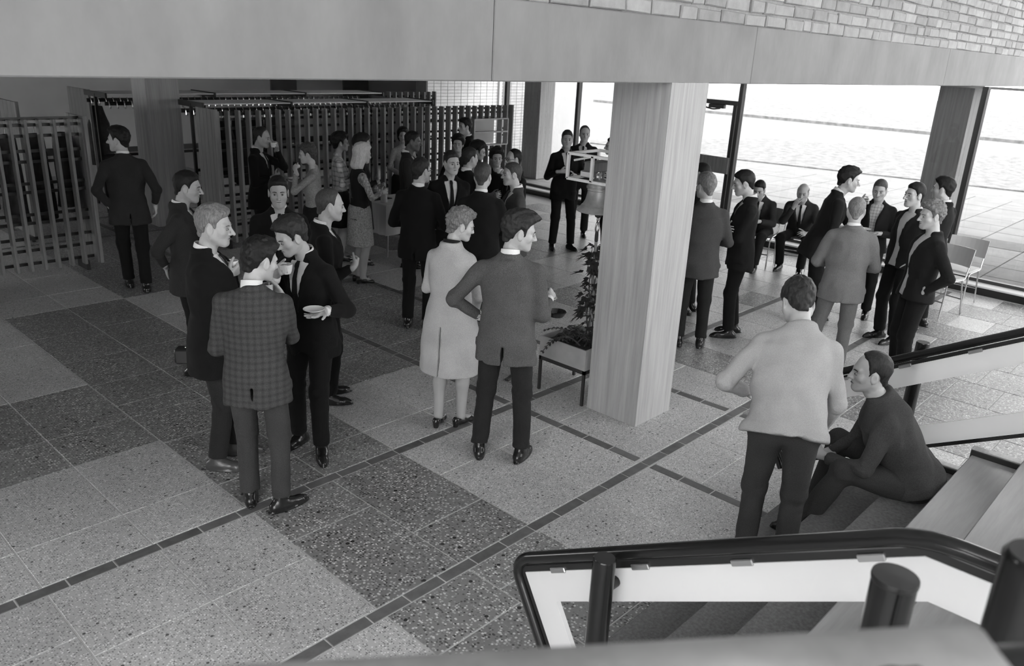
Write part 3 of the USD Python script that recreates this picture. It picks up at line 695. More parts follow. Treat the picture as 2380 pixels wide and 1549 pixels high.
# ------------------------------------------------------------------ people: signed-distance modelling
from scipy.sparse import coo_matrix
def nrm(v): v = np.asarray(v, float); return v / (np.linalg.norm(v) + 1e-12)
def rc(P, a, b, ra, rb):
    a, b = np.asarray(a, np.float32), np.asarray(b, np.float32); ba = b - a; L = float(ba @ ba) + 1e-12
    h = np.clip((P - a) @ ba / L, 0, 1)
    return np.linalg.norm(P - a - h[:, None] * ba, axis=1) - (ra + (rb - ra) * h)
def el(P, c, r):
    q = (P - np.asarray(c, np.float32)) / np.asarray(r, np.float32); k = np.linalg.norm(q, axis=1)
    return (k - 1) * min(r)
def sp(P, c, r): return np.linalg.norm(P - np.asarray(c, np.float32), axis=1) - r
def smin(a, b, k):
    h = np.clip(.5 + .5 * (b - a) / k, 0, 1); return b + (a - b) * h - k * h * (1 - h)
def smax(a, b, k): return -smin(-a, -b, k)
_CO = np.array([[i, j, k] for i in (0, 1) for j in (0, 1) for k in (0, 1)])
_ED = [(a, b) for a in range(8) for b in range(a + 1, 8) if np.abs(_CO[a] - _CO[b]).sum() == 1]
def surf(f, lo, hi, h, relax=2, B=6):
    """naive surface nets of f(P) < 0 on a grid of pitch h; blocks far from the surface are skipped"""
    lo, hi = np.asarray(lo, float), np.asarray(hi, float); nb = np.ceil((hi - lo) / h / B).astype(int) + 1; n = nb * B
    bc = np.stack(np.meshgrid(*[np.arange(k) for k in nb], indexing='ij'), -1).reshape(-1, 3)
    cd = f((lo + (bc * B + (B - 1) / 2) * h).astype(np.float32))
    near = np.abs(cd) < .9 * B * h + .02
    vol = np.where(cd < 0, -1.0, 1.0).astype(np.float32).reshape(nb)
    vol = np.repeat(np.repeat(np.repeat(vol, B, 0), B, 1), B, 2)
    off = np.stack(np.meshgrid(*[np.arange(B)] * 3, indexing='ij'), -1).reshape(-1, 3)
    idx = (bc[near][:, None] * B + off[None]).reshape(-1, 3)
    vol[idx[:, 0], idx[:, 1], idx[:, 2]] = f((lo + idx * h).astype(np.float32))
    s = vol < 0
    c = sum(s[i:n[0] - 1 + i, j:n[1] - 1 + j, k:n[2] - 1 + k].astype(np.int8) for i, j, k in _CO)
    act = np.argwhere((c > 0) & (c < 8)); vid = np.full(c.shape, -1, np.int64); vid[tuple(act.T)] = np.arange(len(act))
    val = np.stack([vol[act[:, 0] + i, act[:, 1] + j, act[:, 2] + k] for i, j, k in _CO], 1)
    acc, cnt = np.zeros((len(act), 3)), np.zeros(len(act))
    for a, b in _ED:
        m = (val[:, a] < 0) != (val[:, b] < 0); t = val[m, a] / (val[m, a] - val[m, b])
        acc[m] += _CO[a] + t[:, None] * (_CO[b] - _CO[a]); cnt[m] += 1
    V = lo + (act + acc / np.maximum(cnt, 1)[:, None]) * h; F = []
    for ax in range(3):
        o = [0, 0, 0]; o[ax] = 1
        s0 = s[tuple(slice(0, n[d] - o[d]) for d in range(3))]; s1 = s[tuple(slice(o[d], n[d]) for d in range(3))]
        e = np.argwhere(s0 != s1); u, w = [(1, 2), (2, 0), (0, 1)][ax]
        e = e[(e[:, u] > 0) & (e[:, w] > 0) & (e[:, u] < n[u] - 1) & (e[:, w] < n[w] - 1)]
        if not len(e): continue
        flip = s1[tuple(e.T)]; q = []
        for du, dw in ((-1, -1), (0, -1), (0, 0), (-1, 0)):
            g = e.copy(); g[:, u] += du; g[:, w] += dw; q.append(vid[tuple(g.T)])
        q = np.stack(q, 1); q[flip] = q[flip][:, ::-1]; q = q[(q >= 0).all(1)]
        F += [q[:, [0, 1, 2]], q[:, [0, 2, 3]]]
    F = np.vstack(F) if F else np.zeros((0, 3), int)
    if relax and len(F):
        E = np.vstack([F[:, [0, 1]], F[:, [1, 2]], F[:, [2, 0]]]); A = coo_matrix((np.ones(len(E)), (E[:, 0], E[:, 1])), shape=(len(V),) * 2).tocsr(); A = A + A.T
        d = np.maximum(np.asarray(A.sum(1)).ravel(), 1)
        for i in range(relax): V = V + (.5 if i % 2 == 0 else -.42) * ((A @ V) / d[:, None] - V)
    return V, F

# heads: origin between the ears at eye height, facing +x
def head_f(v):
    jw, ns, fat, lng = v
    def f(P):
        P = P.copy(); P[:, 2] = np.where(P[:, 2] < 0, P[:, 2] / lng, P[:, 2]); Y = np.abs(P[:, 1]); Q = np.stack([P[:, 0], Y, P[:, 2]], 1)
        d = el(P, (-.016, 0, .036), (.096, .075, .089))
        d = smin(d, el(P, (.028, 0, -.030), (.062, .056 * fat, .080)), .03)
        d = smin(d, rc(Q, (.0, .046 * jw, -.050), (.062, .016 * jw, -.094), .024 * fat, .019), .03)
        d = smin(d, sp(P, (.070, 0, -.094), .017), .02)
        d = smin(d, sp(Q, (.055, .047, -.022), .020 * fat), .025)
        d = smin(d, rc(Q, (.083, .0, .026), (.068, .046, .026), .010, .010), .016)
        d = smax(d, -sp(Q, (.104, .031, .002), .0185), .016)
        d = smin(d, rc(P, (.086, 0, .014), (.088 + .022 * ns, 0, -.030), .007, .0115), .012)
        d = smin(d, sp(Q, (.090 + .006 * ns, .011, -.034), .0085), .008)
        d = smin(d, el(Q, (.083, 0, -.0565), (.010, .022, .0060)), .007)
        d = smin(d, el(Q, (.081, 0, -.0685), (.011, .019, .0068)), .007)
        d = smax(d, -el(Q, (.0935, 0, -.0625), (.010, .020, .0018)), .003)
        ear = el(Q, (-.010, .079, -.008), (.022, .010, .034)); ear = smax(ear, -el(Q, (-.006, .088, -.006), (.012, .007, .020)), .006)
        d = smin(d, ear, .008)
        neck = rc(P, (-.022, 0, -.05), (-.036, 0, -.115), .053 * (.5 + .5 * jw), .054 * (.5 + .5 * jw))
        return smin(d, neck, .025)
    return f
HEADV = {'a': (1.0, 1.0, 1.0, 1.0), 'b': (1.12, 1.25, 1.06, 1.03), 'c': (.95, 1.35, .93, 1.08), 'd': (1.08, .9, 1.14, .98), 'w': (.84, .72, .95, .94)}
_heads, _hands, _hairs, _shoes = {}, {}, {}, {}
def head(v, h):
    if (v, h) not in _heads: _heads[v, h] = surf(head_f(HEADV[v]), (-.16, -.12, -.27), (.15, .12, .15), h)
    return _heads[v, h]
HAIRLINE = {'short': ((-.13, -.075), (-.085, -.075), (-.05, -.055), (-.036, -.005), (-.005, .034), (.016, .020), (.022, -.02), (.034, -.02), (.036, .035), (.055, .066), (.085, .082), (.13, .086)),
            'recede': ((-.13, -.075), (-.085, -.075), (-.05, -.055), (-.036, -.005), (-.005, .034), (.016, .018), (.022, -.012), (.030, -.01), (.032, .06), (.045, .105), (.06, .112), (.13, .12))}
def hair(style, h):
    """(top, side, back, front) thickness, hairline, strand roughness, extras"""
    if (style, h) in _hairs: return _hairs[style, h]
    T = {'short': (.014, .006, .008, .014, 'short', .006), 'crop': (.007, .004, .004, .008, 'short', .003), 'full': (.026, .013, .016, .032, 'short', .011), 'quiff': (.030, .015, .018, .050, 'short', .013),
         'recede': (.009, .006, .007, .002, 'recede', .004), 'bald': (.0, .007, .007, .0, 'bald', .003), 'grey': (.020, .008, .010, .024, 'short', .008), 'curly': (.028, .016, .018, .030, 'short', .018),
         'bouffant': (.044, .030, .036, .030, 'short', .012), 'bob': (.034, .024, .030, .030, 'bob', .010), 'long': (.030, .024, .030, .022, 'long', .010), 'afro': (.045, .038, .040, .036, 'short', .016)}[style]
    top, side, back, front, line, rough = T
    L = np.array(HAIRLINE['recede' if line in ('recede', 'bald') else 'short'])
    def f(P):
        n = P - np.array([-.016, 0, .036], np.float32); n = n / (np.linalg.norm(n, axis=1, keepdims=True) + 1e-9)
        w = np.maximum(n, 0); t = top * w[:, 2] ** 1.5 + side * np.abs(n[:, 1]) ** 2 + back * np.maximum(-n[:, 0], 0) ** 2 + front * np.maximum(n[:, 0], 0) ** 2 * (w[:, 2] > .05)
        zl_ = np.interp(P[:, 0] + .22 * np.maximum(np.abs(P[:, 1]) - .03, 0), L[:, 0], L[:, 1]); t = t * np.clip((P[:, 2] - zl_) / .030, .12, 1) ** .7
        d = el(P, (-.016, 0, .036), (.096, .075, .089)) * 1.05 - t - .002
        d = np.minimum(d, smin(d, rc(P, (-.05, 0, .0), (-.075, 0, -.055), .05, .028) - back * .5, .02)) if line != 'bald' else d
        k = P * np.array([40, 70, 40], np.float32) if rough < .014 else P * 55
        d = d - rough * (meshkit.fbm(k, 2, 3) - .5) * 1.6
        if line in ('bob', 'long'):
            low = -.21 if line == 'long' else -.10; q = P.copy(); q[:, 1] *= .92
            m = rc(q, (-.03, 0, .05), (-.045 if line == 'bob' else -.062, 0, low + .07), .098, .088) - rough * (meshkit.fbm(P * np.array([60, 60, 8], np.float32), 2, 5) - .5) * 1.6
            m = smax(m, low - P[:, 2], .02); m = smax(m, -rc(P, (.10, 0, .045), (.085, 0, -.22), .062, .085), .012)
            d = smin(smax(d, np.interp(P[:, 0], L[:, 0], L[:, 1]) - P[:, 2], .006), m, .02)
        else: d = smax(d, (np.interp(P[:, 0] + .22 * np.maximum(np.abs(P[:, 1]) - .03, 0) + .012 * (meshkit.noise(P * 60, 6) - .5), L[:, 0], L[:, 1]) - P[:, 2]) * .8 , .006)
        if line == 'bald': d = smax(d, P[:, 2] - .062 + .25 * np.maximum(P[:, 0] + .03, 0), .01)
        return d
    _hairs[style, h] = surf(f, (-.20, -.15, -.30), (.19, .15, .20), h, 1)
    return _hairs[style, h]

# right hands: wrist at the origin, fingers along +x, palm facing -z, thumb towards +y
HANDP = {'relaxed': ((18, 28, 18), (22, 30, 20), (26, 34, 22), (30, 36, 22), (-.2, 1)), 'grip': ((48, 62, 30), (50, 64, 32), (52, 66, 32), (54, 66, 32), (-.75, .6)),
         'flat': ((6, 12, 8), (4, 10, 6), (6, 12, 8), (10, 14, 8), (.1, 1)), 'pinch': ((42, 50, 20), (38, 44, 22), (20, 30, 20), (14, 26, 18), (-.8, .35))}
def hand(pose, h):
    if (pose, h) in _hands: return _hands[pose, h]
    cur = HANDP[pose]; ch = []
    for i, (y, x0, l, r) in enumerate(((.031, .086, .074, .0092), (.010, .091, .082, .0096), (-.012, .087, .076, .0092), (-.032, .078, .058, .0082))):
        p = np.array([x0, y, 0.0]); a = 0; d0 = math.radians((i - 1.3) * -4)
        for k, fr in enumerate((.45, .32, .23)):
            a += math.radians(cur[i][k]); q = p + l * fr * np.array([math.cos(a) * math.cos(d0), math.cos(a) * math.sin(d0), -math.sin(a)])
            ch.append((p, q, r * (1 - .1 * k), r * (.92 - .1 * k))); p = q
    tz, ty = cur[4]; p = np.array([.022, .026, -.004])
    for l, r, dx in ((.046, .0135, .62), (.034, .0108, .9), (.026, .0095, 1.0)):
        q = p + l * nrm([dx, ty * .72, tz * .6]); ch.append((p, q, r, r * .92)); p = q; ty *= .35 if tz < -.3 else .7
    def f(P):
        d = smin(rc(P, (-.05, 0, 0), (.0, 0, 0), .027, .024), rc(P, (.005, .0, 0), (.03, 0, 0), .022, .024), .02)
        for y in (.026, .009, -.010, -.027): d = smin(d, rc(P, (.02, y * .6, -.002), (.086, y * 1.05, 0), .0155, .0115), .012)
        e = None
        for a, b, ra, rb in ch:
            g = rc(P, a, b, ra, rb); e = g if e is None else np.minimum(e, g)
        return smin(d, e, .006)
    _hands[pose, h] = surf(f, (-.09, -.07, -.13), (.21, .11, .06), h, 1)
    return _hands[pose, h]
def shoe(kind, h):
    if (kind, h) in _shoes: return _shoes[kind, h]
    def man(P):
        d = smin(rc(P, (-.055, 0, .036), (.03, 0, .036), .036, .038), rc(P, (.03, 0, .036), (.125, -.004, .026), .039, .034), .03)
        d = smin(d, rc(P, (.12, -.004, .024), (.165, -.002, .020), .033, .024), .02); d = smin(d, rc(P, (-.02, 0, .05), (-.01, 0, .11), .040, .040), .03)
        d = smin(d, smax(el(P, (.045, -.002, .008), (.152, .046, .02)), P[:, 2] - .02, .004), .004)
        return smax(smax(d, .002 - P[:, 2], .003), P[:, 2] - .115, .004)
    def pump(P):
        d = smin(rc(P, (-.05, 0, .062), (.02, 0, .045), .030, .030), rc(P, (.02, 0, .040), (.12, -.003, .020), .032, .026), .03)
        d = smin(d, rc(P, (.11, -.003, .018), (.145, 0, .014), .026, .017), .02); d = smax(d, -rc(P, (-.035, 0, .095), (.07, 0, .066), .027, .026), .006)
        d = smin(d, rc(P, (-.058, 0, .05), (-.06, 0, .0), .026, .020), .012)
        return smax(smax(d, .002 - P[:, 2], .003), P[:, 2] - .085, .003)
    _shoes[kind, h] = surf(man if kind == 'man' else pump, (-.12, -.07, -.02), (.22, .07, .14), h, 1)
    return _shoes[kind, h]

for n_, g_ in (('skin', .33), ('skin_b', .28), ('skin_dark', .075), ('skin_tan', .24)): plain(n_, g_ * 1.2, .5)
plain('lip', .15, .5); plain('lip_dark', .03, .5); plain('stocking', .30, .55); plain('stocking_dark', .10, .55)
def haired(name, lo, hi):
    mottled(name, lo, hi, 120, (1, 1, .25), rough=.62, detail=3, coord='obj', spec=.3)
haired('hair_black', .004, .012); haired('hair_brown', .010, .028); haired('hair_grey', .10, .24); haired('hair_fair', .08, .20); haired('hair_blonde', .36, .55); haired('hair_mid', .03, .07)
plain('eye_white', .22, .25); plain('iris', .01, .15); plain('shoe_black', .012, .18); plain('shoe_brown', .05, .3); plain('belt', .012, .4); plain('spectacles', .01, .2); plain('button', .02, .3)
def cloth_mat(name, g, var=.25, scale=260, rough=.95, sheen=.02):
    n = {'t': ('texture_coordinate', {}), 'n': ('noise_texture', {'scale': scale, 'detail': 2}), 'm': ('noise_texture', {'scale': 5, 'detail': 2}),
         'r': ('rgb_ramp', {'ramp': [(.3, G(g * (1 - var))), (.7, G(g * (1 + var)))]}), 'r2': ('rgb_ramp', {'ramp': [(.3, G(.88)), (.7, G(1.1))]}), 'x': ('mix_color', {'blend_type': 'multiply', 'fac': 1.0}),
         'b': ('bump', {'strength': .5, 'distance': .0015}), 'p': ('principled_bsdf', {'roughness': rough, 'sheen_weight': sheen, 'specular_ior_level': .2})}
    mat(name, n, [('t.object', 'n.vector'), ('t.object', 'm.vector'), ('n.fac', 'r.fac'), ('m.fac', 'r2.fac'), ('r.color', 'x.a'), ('r2.color', 'x.b'), ('x.result', 'p.base_color'), ('n.fac', 'b.height'), ('b.normal', 'p.normal')])
for n_, g_ in (('suit_black', .007), ('suit_dark', .011), ('suit_charcoal', .024), ('suit_grey', .055), ('suit_light', .15), ('trouser_black', .008), ('trouser_dark', .018), ('trouser_grey', .042), ('trouser_light', .13)): cloth_mat(n_, g_)
cloth_mat('tweed', .078, .55, 330); cloth_mat('coat_pale', .36, .2, 300); cloth_mat('sweater_pale', .33, .08, 200); cloth_mat('knit_grey', .05, .2, 160); cloth_mat('pullover_pale', .48, .1, 200)
cloth_mat('blouse_pale', .30, .2, 60); cloth_mat('skirt_dark', .015); cloth_mat('shirt_white', .68, .05); cloth_mat('tie_black', .012); cloth_mat('vest_black', .012); cloth_mat('knit_beige', .26, .25, 90)
def checked(name, base, line, scale, w=.18, soft=False):
    n = {'t': ('texture_coordinate', {}), 's': ('separate_xyz', {}), 'p': ('principled_bsdf', {'roughness': .95, 'specular_ior_level': .2})}; l = [('t.object', 's.vector')]; outs = []
    for ax in ('y', 'z'):
        n['m' + ax] = ('math', {'math_type': 'multiply', 'value2': scale}); n['f' + ax] = ('math', {'math_type': 'pingpong', 'value2': .5}); n['l' + ax] = ('map_range', {'from_min': .5 - w * (2 if soft else 1), 'from_max': .5 - w * .5, 'to_min': 0.0, 'to_max': .5, 'clamp': True})
        l += [('s.' + ax, f'm{ax}.value1'), (f'm{ax}.value', f'f{ax}.value1'), (f'f{ax}.value', f'l{ax}.value')]
    n['a'] = ('math', {'math_type': 'add'}); n['n'] = ('noise_texture', {'scale': 240, 'detail': 2}); n['x'] = ('mix_color', {'a': G(base), 'b': G(line)}); n['r'] = ('rgb_ramp', {'ramp': [(.3, G(.75)), (.7, G(1.25))]}); n['y'] = ('mix_color', {'blend_type': 'multiply', 'fac': 1.0})
    l += [('ly.result', 'a.value1'), ('lz.result', 'a.value2'), ('a.value', 'x.fac'), ('t.object', 'n.vector'), ('n.fac', 'r.fac'), ('x.result', 'y.a'), ('r.color', 'y.b'), ('y.result', 'p.base_color')]
    mat(name, n, l)
checked('plaid_jacket', .055, .033, 26, .16, True); checked('check_blouse', .55, .16, 16, .2); checked('check_shirt', .40, .18, 30, .2)
mottled('print_dress', .10, .42, 38, detail=2, rough=.9, coord='obj'); mottled('print_skirt', .16, .38, 60, detail=2, rough=.9, coord='obj')

PROF = {'man': np.array([[-.30, .218, .158, -.004], [-.20, .214, .152, -.004], [-.05, .204, .142, -.004], [.12, .178, .118, .004], [.30, .200, .132, .012], [.41, .196, .122, .002], [.475, .150, .092, -.010], [.53, .082, .068, -.022], [.60, .058, .058, -.026]]),
        'woman': np.array([[-.60, .215, .19, .0], [-.30, .205, .160, .0], [-.10, .192, .140, -.005], [.04, .165, .115, .0], [.14, .145, .102, .004], [.29, .165, .128, .022], [.40, .160, .108, .002], [.465, .125, .080, -.008], [.52, .065, .058, -.02], [.60, .05, .05, -.024]])}
def loft(q, prof, grow=0.0):
    a, b, c = (np.interp(q[:, 2], prof[:, 0], prof[:, i]) for i in (1, 2, 3)); a = a + grow; b = b + grow
    k = np.sqrt((q[:, 1] / a) ** 2 + ((q[:, 0] - c) / b) ** 2)
    return (k - 1) * np.minimum(a, b)
def ik(a, t, l1, l2, pole):
    a, t = np.asarray(a, float), np.asarray(t, float); d = t - a; L = np.linalg.norm(d); m = (l1 + l2) * .995
    if L > m: t = a + d / L * m; d = t - a; L = m
    u = d / L; x = (l1 * l1 - l2 * l2 + L * L) / (2 * L); hh = math.sqrt(max(l1 * l1 - x * x, 0)); p = np.asarray(pole, float); p = p - u * (p @ u); p = nrm(p)
    return a + u * x + p * hh, t
def simplified(mesh, tol):
    m = Manifold(MMesh(vert_properties=np.asarray(mesh[0], np.float32), tri_verts=np.asarray(mesh[1]).astype(np.uint32)))
    if m.status().name != 'NoError' or m.num_tri() == 0: return mesh
    o = m.simplify(tol).to_mesh(); return np.array(o.vert_properties[:, :3], float), np.array(o.tri_verts)
def union(parts):
    parts = [(np.asarray(v, np.float32), np.asarray(f)) for v, f in parts if len(f)]
    try:
        ms = [Manifold(MMesh(vert_properties=v, tri_verts=f.astype(np.uint32))) for v, f in parts]
        if all(m.status().name == 'NoError' and m.num_tri() > 0 for m in ms):
            m = ms[0]
            for x in ms[1:]: m = m + x
            o = m.to_mesh(); return np.array(o.vert_properties[:, :3], float), np.array(o.tri_verts)
    except Exception: pass
    b = MB()
    for p in parts: b.add(p)
    m = b.mesh(); return np.array(m.vertices), np.array(m.faces)

ARM = {  # wrist (x, outward y, z), fingers, back of hand, hand pose, elbow pole; y is mirrored for the right side
    'hang': ((.03, .240, .865), (.12, .0, -1), (0, 1, .1), 'relaxed', (-1, .35, 0)),
    'pocket': ((.015, .185, .95), (.12, -.35, -1), (.3, 1, 0), 'relaxed', (-1, .9, 0)),
    'saucer': ((.25, .10, 1.13), (.75, -.6, .05), (0, 0, -1), 'flat', (-.3, .45, -1)),
    'chest': ((.22, .08, 1.17), (.35, -.9, .15), (.9, .3, -.2), 'grip', (-.3, .5, -1)),
    'mouth': ((.19, .10, 1.43), (.35, -.6, .6), (.75, .6, -.1), 'grip', (-.1, .5, -1)),
    'smoke': ((.15, .09, 1.42), (.1, -.35, .9), (.9, .4, 0), 'pinch', (-.1, .5, -1)),
    'cross': ((.19, -.08, 1.17), (.0, -1, .15), (1, .1, .1), 'relaxed', (-.3, .8, -1)),
    'back': ((-.17, .03, .97), (-.1, -.8, -.4), (-1, 0, 0), 'relaxed', (-.6, 1, 0)),
    'hip': ((.10, .19, 1.00), (.6, -.55, -.5), (.4, 1, .3), 'relaxed', (-.45, 1, .1)),
    'front': ((.24, .12, 1.05), (.9, -.35, .1), (.2, .8, .6), 'relaxed', (-.5, .8, -.8)),
}
def person(label, xy, rel, H=1.78, sex='man', top='jacket', topm='suit_dark', legs='trousers', legm=None, hairs='short', hairm='hair_black', skin='skin', hv='a', L='hang', R='hang', lean=0, side=0, twist=0, hyaw=0, hpitch=0,
           feet=None, hz=.95, px=0.0, res=.011, vneck=True, tie=True, hem=None, specs=False, shoes='shoe_black', z0=0.0, build=1.0, knees=None, shirtm='shirt_white', seed=0, footz=(0, 0), long_hair=False, collar=True, sleeve=None, vent=True, groove=True):
    face = math.degrees(math.atan2(xy[1] + 2.767, xy[0] + 1.83)) + rel      # rel: 0 = walking away from the stair, 180 = facing it
    s = H / 1.78; t = thing('person', label, 'person', loc=(xy[0], xy[1], z0), rz=face)
    prof = PROF[sex].copy(); prof[:, 1:3] *= build
    Rt = Rz(twist) @ Ry(lean) @ Rx(side); o = np.array([px, 0, hz])
    W = lambda q: o + Rt @ np.asarray(q, float)
    sw = .178 if sex == 'man' else .150; rs = 1.0 if sex == 'man' else .82
    hd = float(np.clip(res * .5, .0045, .008))
    tol = .00045 if res < .011 else .0007 if res < .014 else .001
    def add(name, mesh, m, smooth=True, parent=None, **kw):
        if len(mesh[1]) > 1500: mesh = simplified(mesh, tol)
        return obj(name, (np.asarray(mesh[0]) * s, mesh[1]), m, parent if parent is not None else t, smooth, **kw)
    # joints
    arms = []
    for sd, spec in ((1, L), (-1, R)):
        a = dict(zip(('w', 'f', 'b', 'pose', 'pole'), ARM[spec] if isinstance(spec, str) else ARM[spec[0]]))
        if not isinstance(spec, str): a.update(spec[1])
        my = np.array([1, sd, 1.0]); sh = W((-.008, sd * sw, .428)); base = np.array(a['w'], float)
        tgt = base * my if a.get('abs') else W((base - [0, 0, .95]) * my)
        fr = np.eye(3) if a.get('abs') else Rt
        el_, wr = ik(sh, tgt, .295 * (.95 if sex == 'woman' else 1), .262 * (.95 if sex == 'woman' else 1), fr @ (np.array(a['pole'], float) * my))
        arms.append(dict(sd=sd, sh=sh, el=el_, wr=wr, f=nrm(fr @ (np.array(a['f'], float) * my)), b=nrm(fr @ (np.array(a['b'], float) * my)), pose=a['pose'], hide=(spec if isinstance(spec, str) else spec[0]) == 'pocket'))
    feet = feet or (((.0, .105, 8), (.0, -.105, -8)) if sex == 'man' else ((.0, .07, 6), (.0, -.07, -6))); lg = []
    for i, (fx, fy, fa) in enumerate(feet):
        sd = 1 if i == 0 else -1; hp = o + Rz(twist * .3) @ np.array([0, sd * .092 * (1 if sex == 'man' else .95), -.03]); an = np.array([fx, fy, .085 + footz[i]])
        kp = (1, .12 * sd, .0) if knees is None else knees[i]; kn, an2 = ik(hp, an, .426, .415, kp); lg.append((hp, kn, an, fa, sd))
    # the body: one skin from head to feet
    fw, fv = np.array([.012, 0, .70]), None
    Rh = Rz(hyaw) @ Ry(hpitch); hc = W((.008, 0, .562)) + Rh @ np.array([.035, 0, .125]) * (1 if sex == 'man' else .96)
    hs = 1.0 if sex == 'man' else .95
    hv_, hf_ = head(hv, round(hd, 4)); parts = [(hc + hs * hv_ @ Rh.T, hf_)]
    for a in arms:
        v, f = hand(a['pose'], round(hd, 4)); v = v.copy()
        if a['sd'] > 0: v[:, 1] *= -1; f = f[:, ::-1]
        x = a['f']; zb = a['b'] - x * (a['b'] @ x); zb = nrm(zb); B_ = np.stack([x, np.cross(zb, x), zb], 1); v = v * (1 if sex == 'man' else .88)
        a['B'] = B_; a['hold'] = a['wr'] + B_ @ np.array([.085, 0, -.045]); parts.append((a['wr'] + v @ B_.T, f))
    nk = W((-.02, 0, .50)); nb = hc + hs * Rh @ np.array([-.033, 0, -.095]); nr = (.054 if sex == 'man' else .047) * (.5 + .5 * HEADV[hv][0])
    parts.append(surf(lambda P: smin(rc(P, W((0, 0, .43)), W((-.014, 0, .50)), .055, .054), rc(P, W((-.014, 0, .49)), nb, nr, nr), .03), np.minimum(W((-.03, 0, .43)), nb) - .12, np.maximum(W((-.03, 0, .43)), nb) + .12, max(hd, .007), 1))
    def core(P):
        d = rc(P, W((0, 0, .02)), W((0, 0, .36)), .088, .10); d = smin(d, rc(P, W((-.01, 0, .40)), nk + [0, 0, .02], .07, .05), .03)
        for a in arms: d = smin(d, rc(P, a['sh'], a['el'], .040, .034), .02); d = np.minimum(d, rc(P, a['el'], a['wr'] + a['f'] * .01, .033, .024)); d = smin(d, rc(P, W((0, 0, .36)), a['sh'], .06, .04), .02)
        for hp, kn, an, fa, sd in lg: d = smin(d, rc(P, hp, kn, .062, .045), .03); d = np.minimum(d, rc(P, kn, an, .044, .030))
        return d
    pts = np.array([p for a in arms for p in (a['sh'], a['el'], a['wr'])] + [p for l in lg for p in l[:3]] + [W((0, 0, .5)), o]); parts.append(surf(core, pts.min(0) - .16, pts.max(0) + .16, .026, 0))
    if legs in ('skirt', 'dress'):
        def calf(P):
            d = None
            for hp, kn, an, fa, sd in lg:
                ax = kn + (an - kn) * .32 + np.array([-.018, 0, 0]); e = smin(rc(P, hp, kn, .068, .050), rc(P, kn, an, .050, .030), .03); e = smin(e, rc(P, kn, ax, .040, .046), .04); e = smin(e, rc(P, ax, an, .044, .029), .03)
                e = smin(e, rc(P, an + [0, 0, -.01], an + Rz(fa) @ np.array([.12, 0, -.055]), .026, .020), .02); d = e if d is None else np.minimum(d, e)
            return d
        q = np.array([p for l in lg for p in l[:3]]); sm = surf(calf, [q[:, 0].min() - .12, q[:, 1].min() - .12, .0], [q[:, 0].max() + .2, q[:, 1].max() + .12, min(hz - .2, .75)], res, 2)
        add('legs', sm, 'stocking' if skin == 'skin' else skin)
    bv, bf = union(parts)
    add('body', (bv, bf), skin)
    add('hair', (hc + hs * hair(hairs, round(hd, 4))[0] @ Rh.T, hair(hairs, round(hd, 4))[1]), hairm)
    for sd in (-1, 1):
        m = trimesh.creation.icosphere(2, .0112); e_ = add('eye', (m.vertices + hc + hs * Rh @ np.array([.0785, sd * .031, .001]), m.faces), 'eye_white')
        m = trimesh.creation.icosphere(1, .0066); add('iris', (m.vertices + hc + hs * Rh @ np.array([.0848, sd * .031, .001]), m.faces), 'iris', parent=e_)
        if sd > 0: add('lips', tube([hc + hs * Rh @ np.array([x, y, z]) for x, y, z in ((.083, -.021, -.0632), (.0925, -.008, -.0622), (.0935, 0, -.0628), (.0925, .008, -.0622), (.083, .021, -.0632))], [.0015, .0032, .0034, .0032, .0015], 6), 'lip_dark' if skin == 'skin_dark' else 'lip')
        add('eyebrow', tube([hc + hs * Rh @ np.array([x, sd * y, z]) for x, y, z in ((.0925, .014, .0195), (.0905, .03, .0245), (.078, .048, .020))], [.003, .0036, .0018], 6), hairm if hairm != 'hair_blonde' else 'hair_fair')
    if specs:
        g = MB()
        for sd in (-1, 1):
            g.add(tube([hc + Rh @ np.array([.098, sd * .034 + .023 * math.cos(a), .0 + .017 * math.sin(a)]) for a in np.linspace(0, 6.283, 15)], .0026, 5, False)); g.add(tube([hc + Rh @ np.array(q) for q in ((.096, sd * .056, .008), (.06, sd * .078, .010), (-.01, sd * .080, .008))], .0026, 5))
        g.add(tube([hc + Rh @ np.array(q) for q in ((.098, .012, .004), (.101, 0, .006), (.098, -.012, .004))], .0026, 5)); add('glasses', (g.mesh().vertices, g.mesh().faces), 'spectacles')
    # clothes
    sr = random.Random(seed + int(abs(xy[0]) * 97)); off = np.array([sr.uniform(0, 50) for _ in range(3)], np.float32); hem = hem if hem is not None else {'jacket': -.20, 'sweater': -.06, 'coat': -.52, 'blouse': -.02, 'vest': -.06, 'cardigan': -.10}[top]
    RtT, o32 = Rt.astype(np.float32), o.astype(np.float32); open_ = vneck and top in ('jacket', 'coat', 'cardigan'); fit = {'jacket': 0.0, 'sweater': .008, 'coat': .018, 'blouse': -.006, 'vest': -.004, 'cardigan': .0}[top]
    zb = .13 if top == 'jacket' else .05
    sl_end = {'vest': None}.get(top, -.03)
    def wopen(z): return np.clip((z - zb) / (.50 - zb), 0, 1.15) * .072
    def topf(P):
        q = (P - o32) @ RtT
        d = loft(q, prof, fit); d = smax(d, q[:, 2] - .56, .01)
        for sd in (-1, 1): d = smin(d, rc(q, (-.018, sd * .055, .480), (-.006, sd * (sw - .016), .440), .042 * rs, .050 * rs), .035)
        fold = meshkit.fbm(P * np.array([7, 7, 4.5], np.float32) + off, 2, 1) - .5
        if groove and top in ('jacket', 'coat') and vent:
            vz = np.clip((-.02 - q[:, 2]) / .05, 0, 1) * (q[:, 0] < 0); d = smax(d, -(np.abs(q[:, 1] - .006) - .0045 * vz - (vz - 1) * .02), .004)
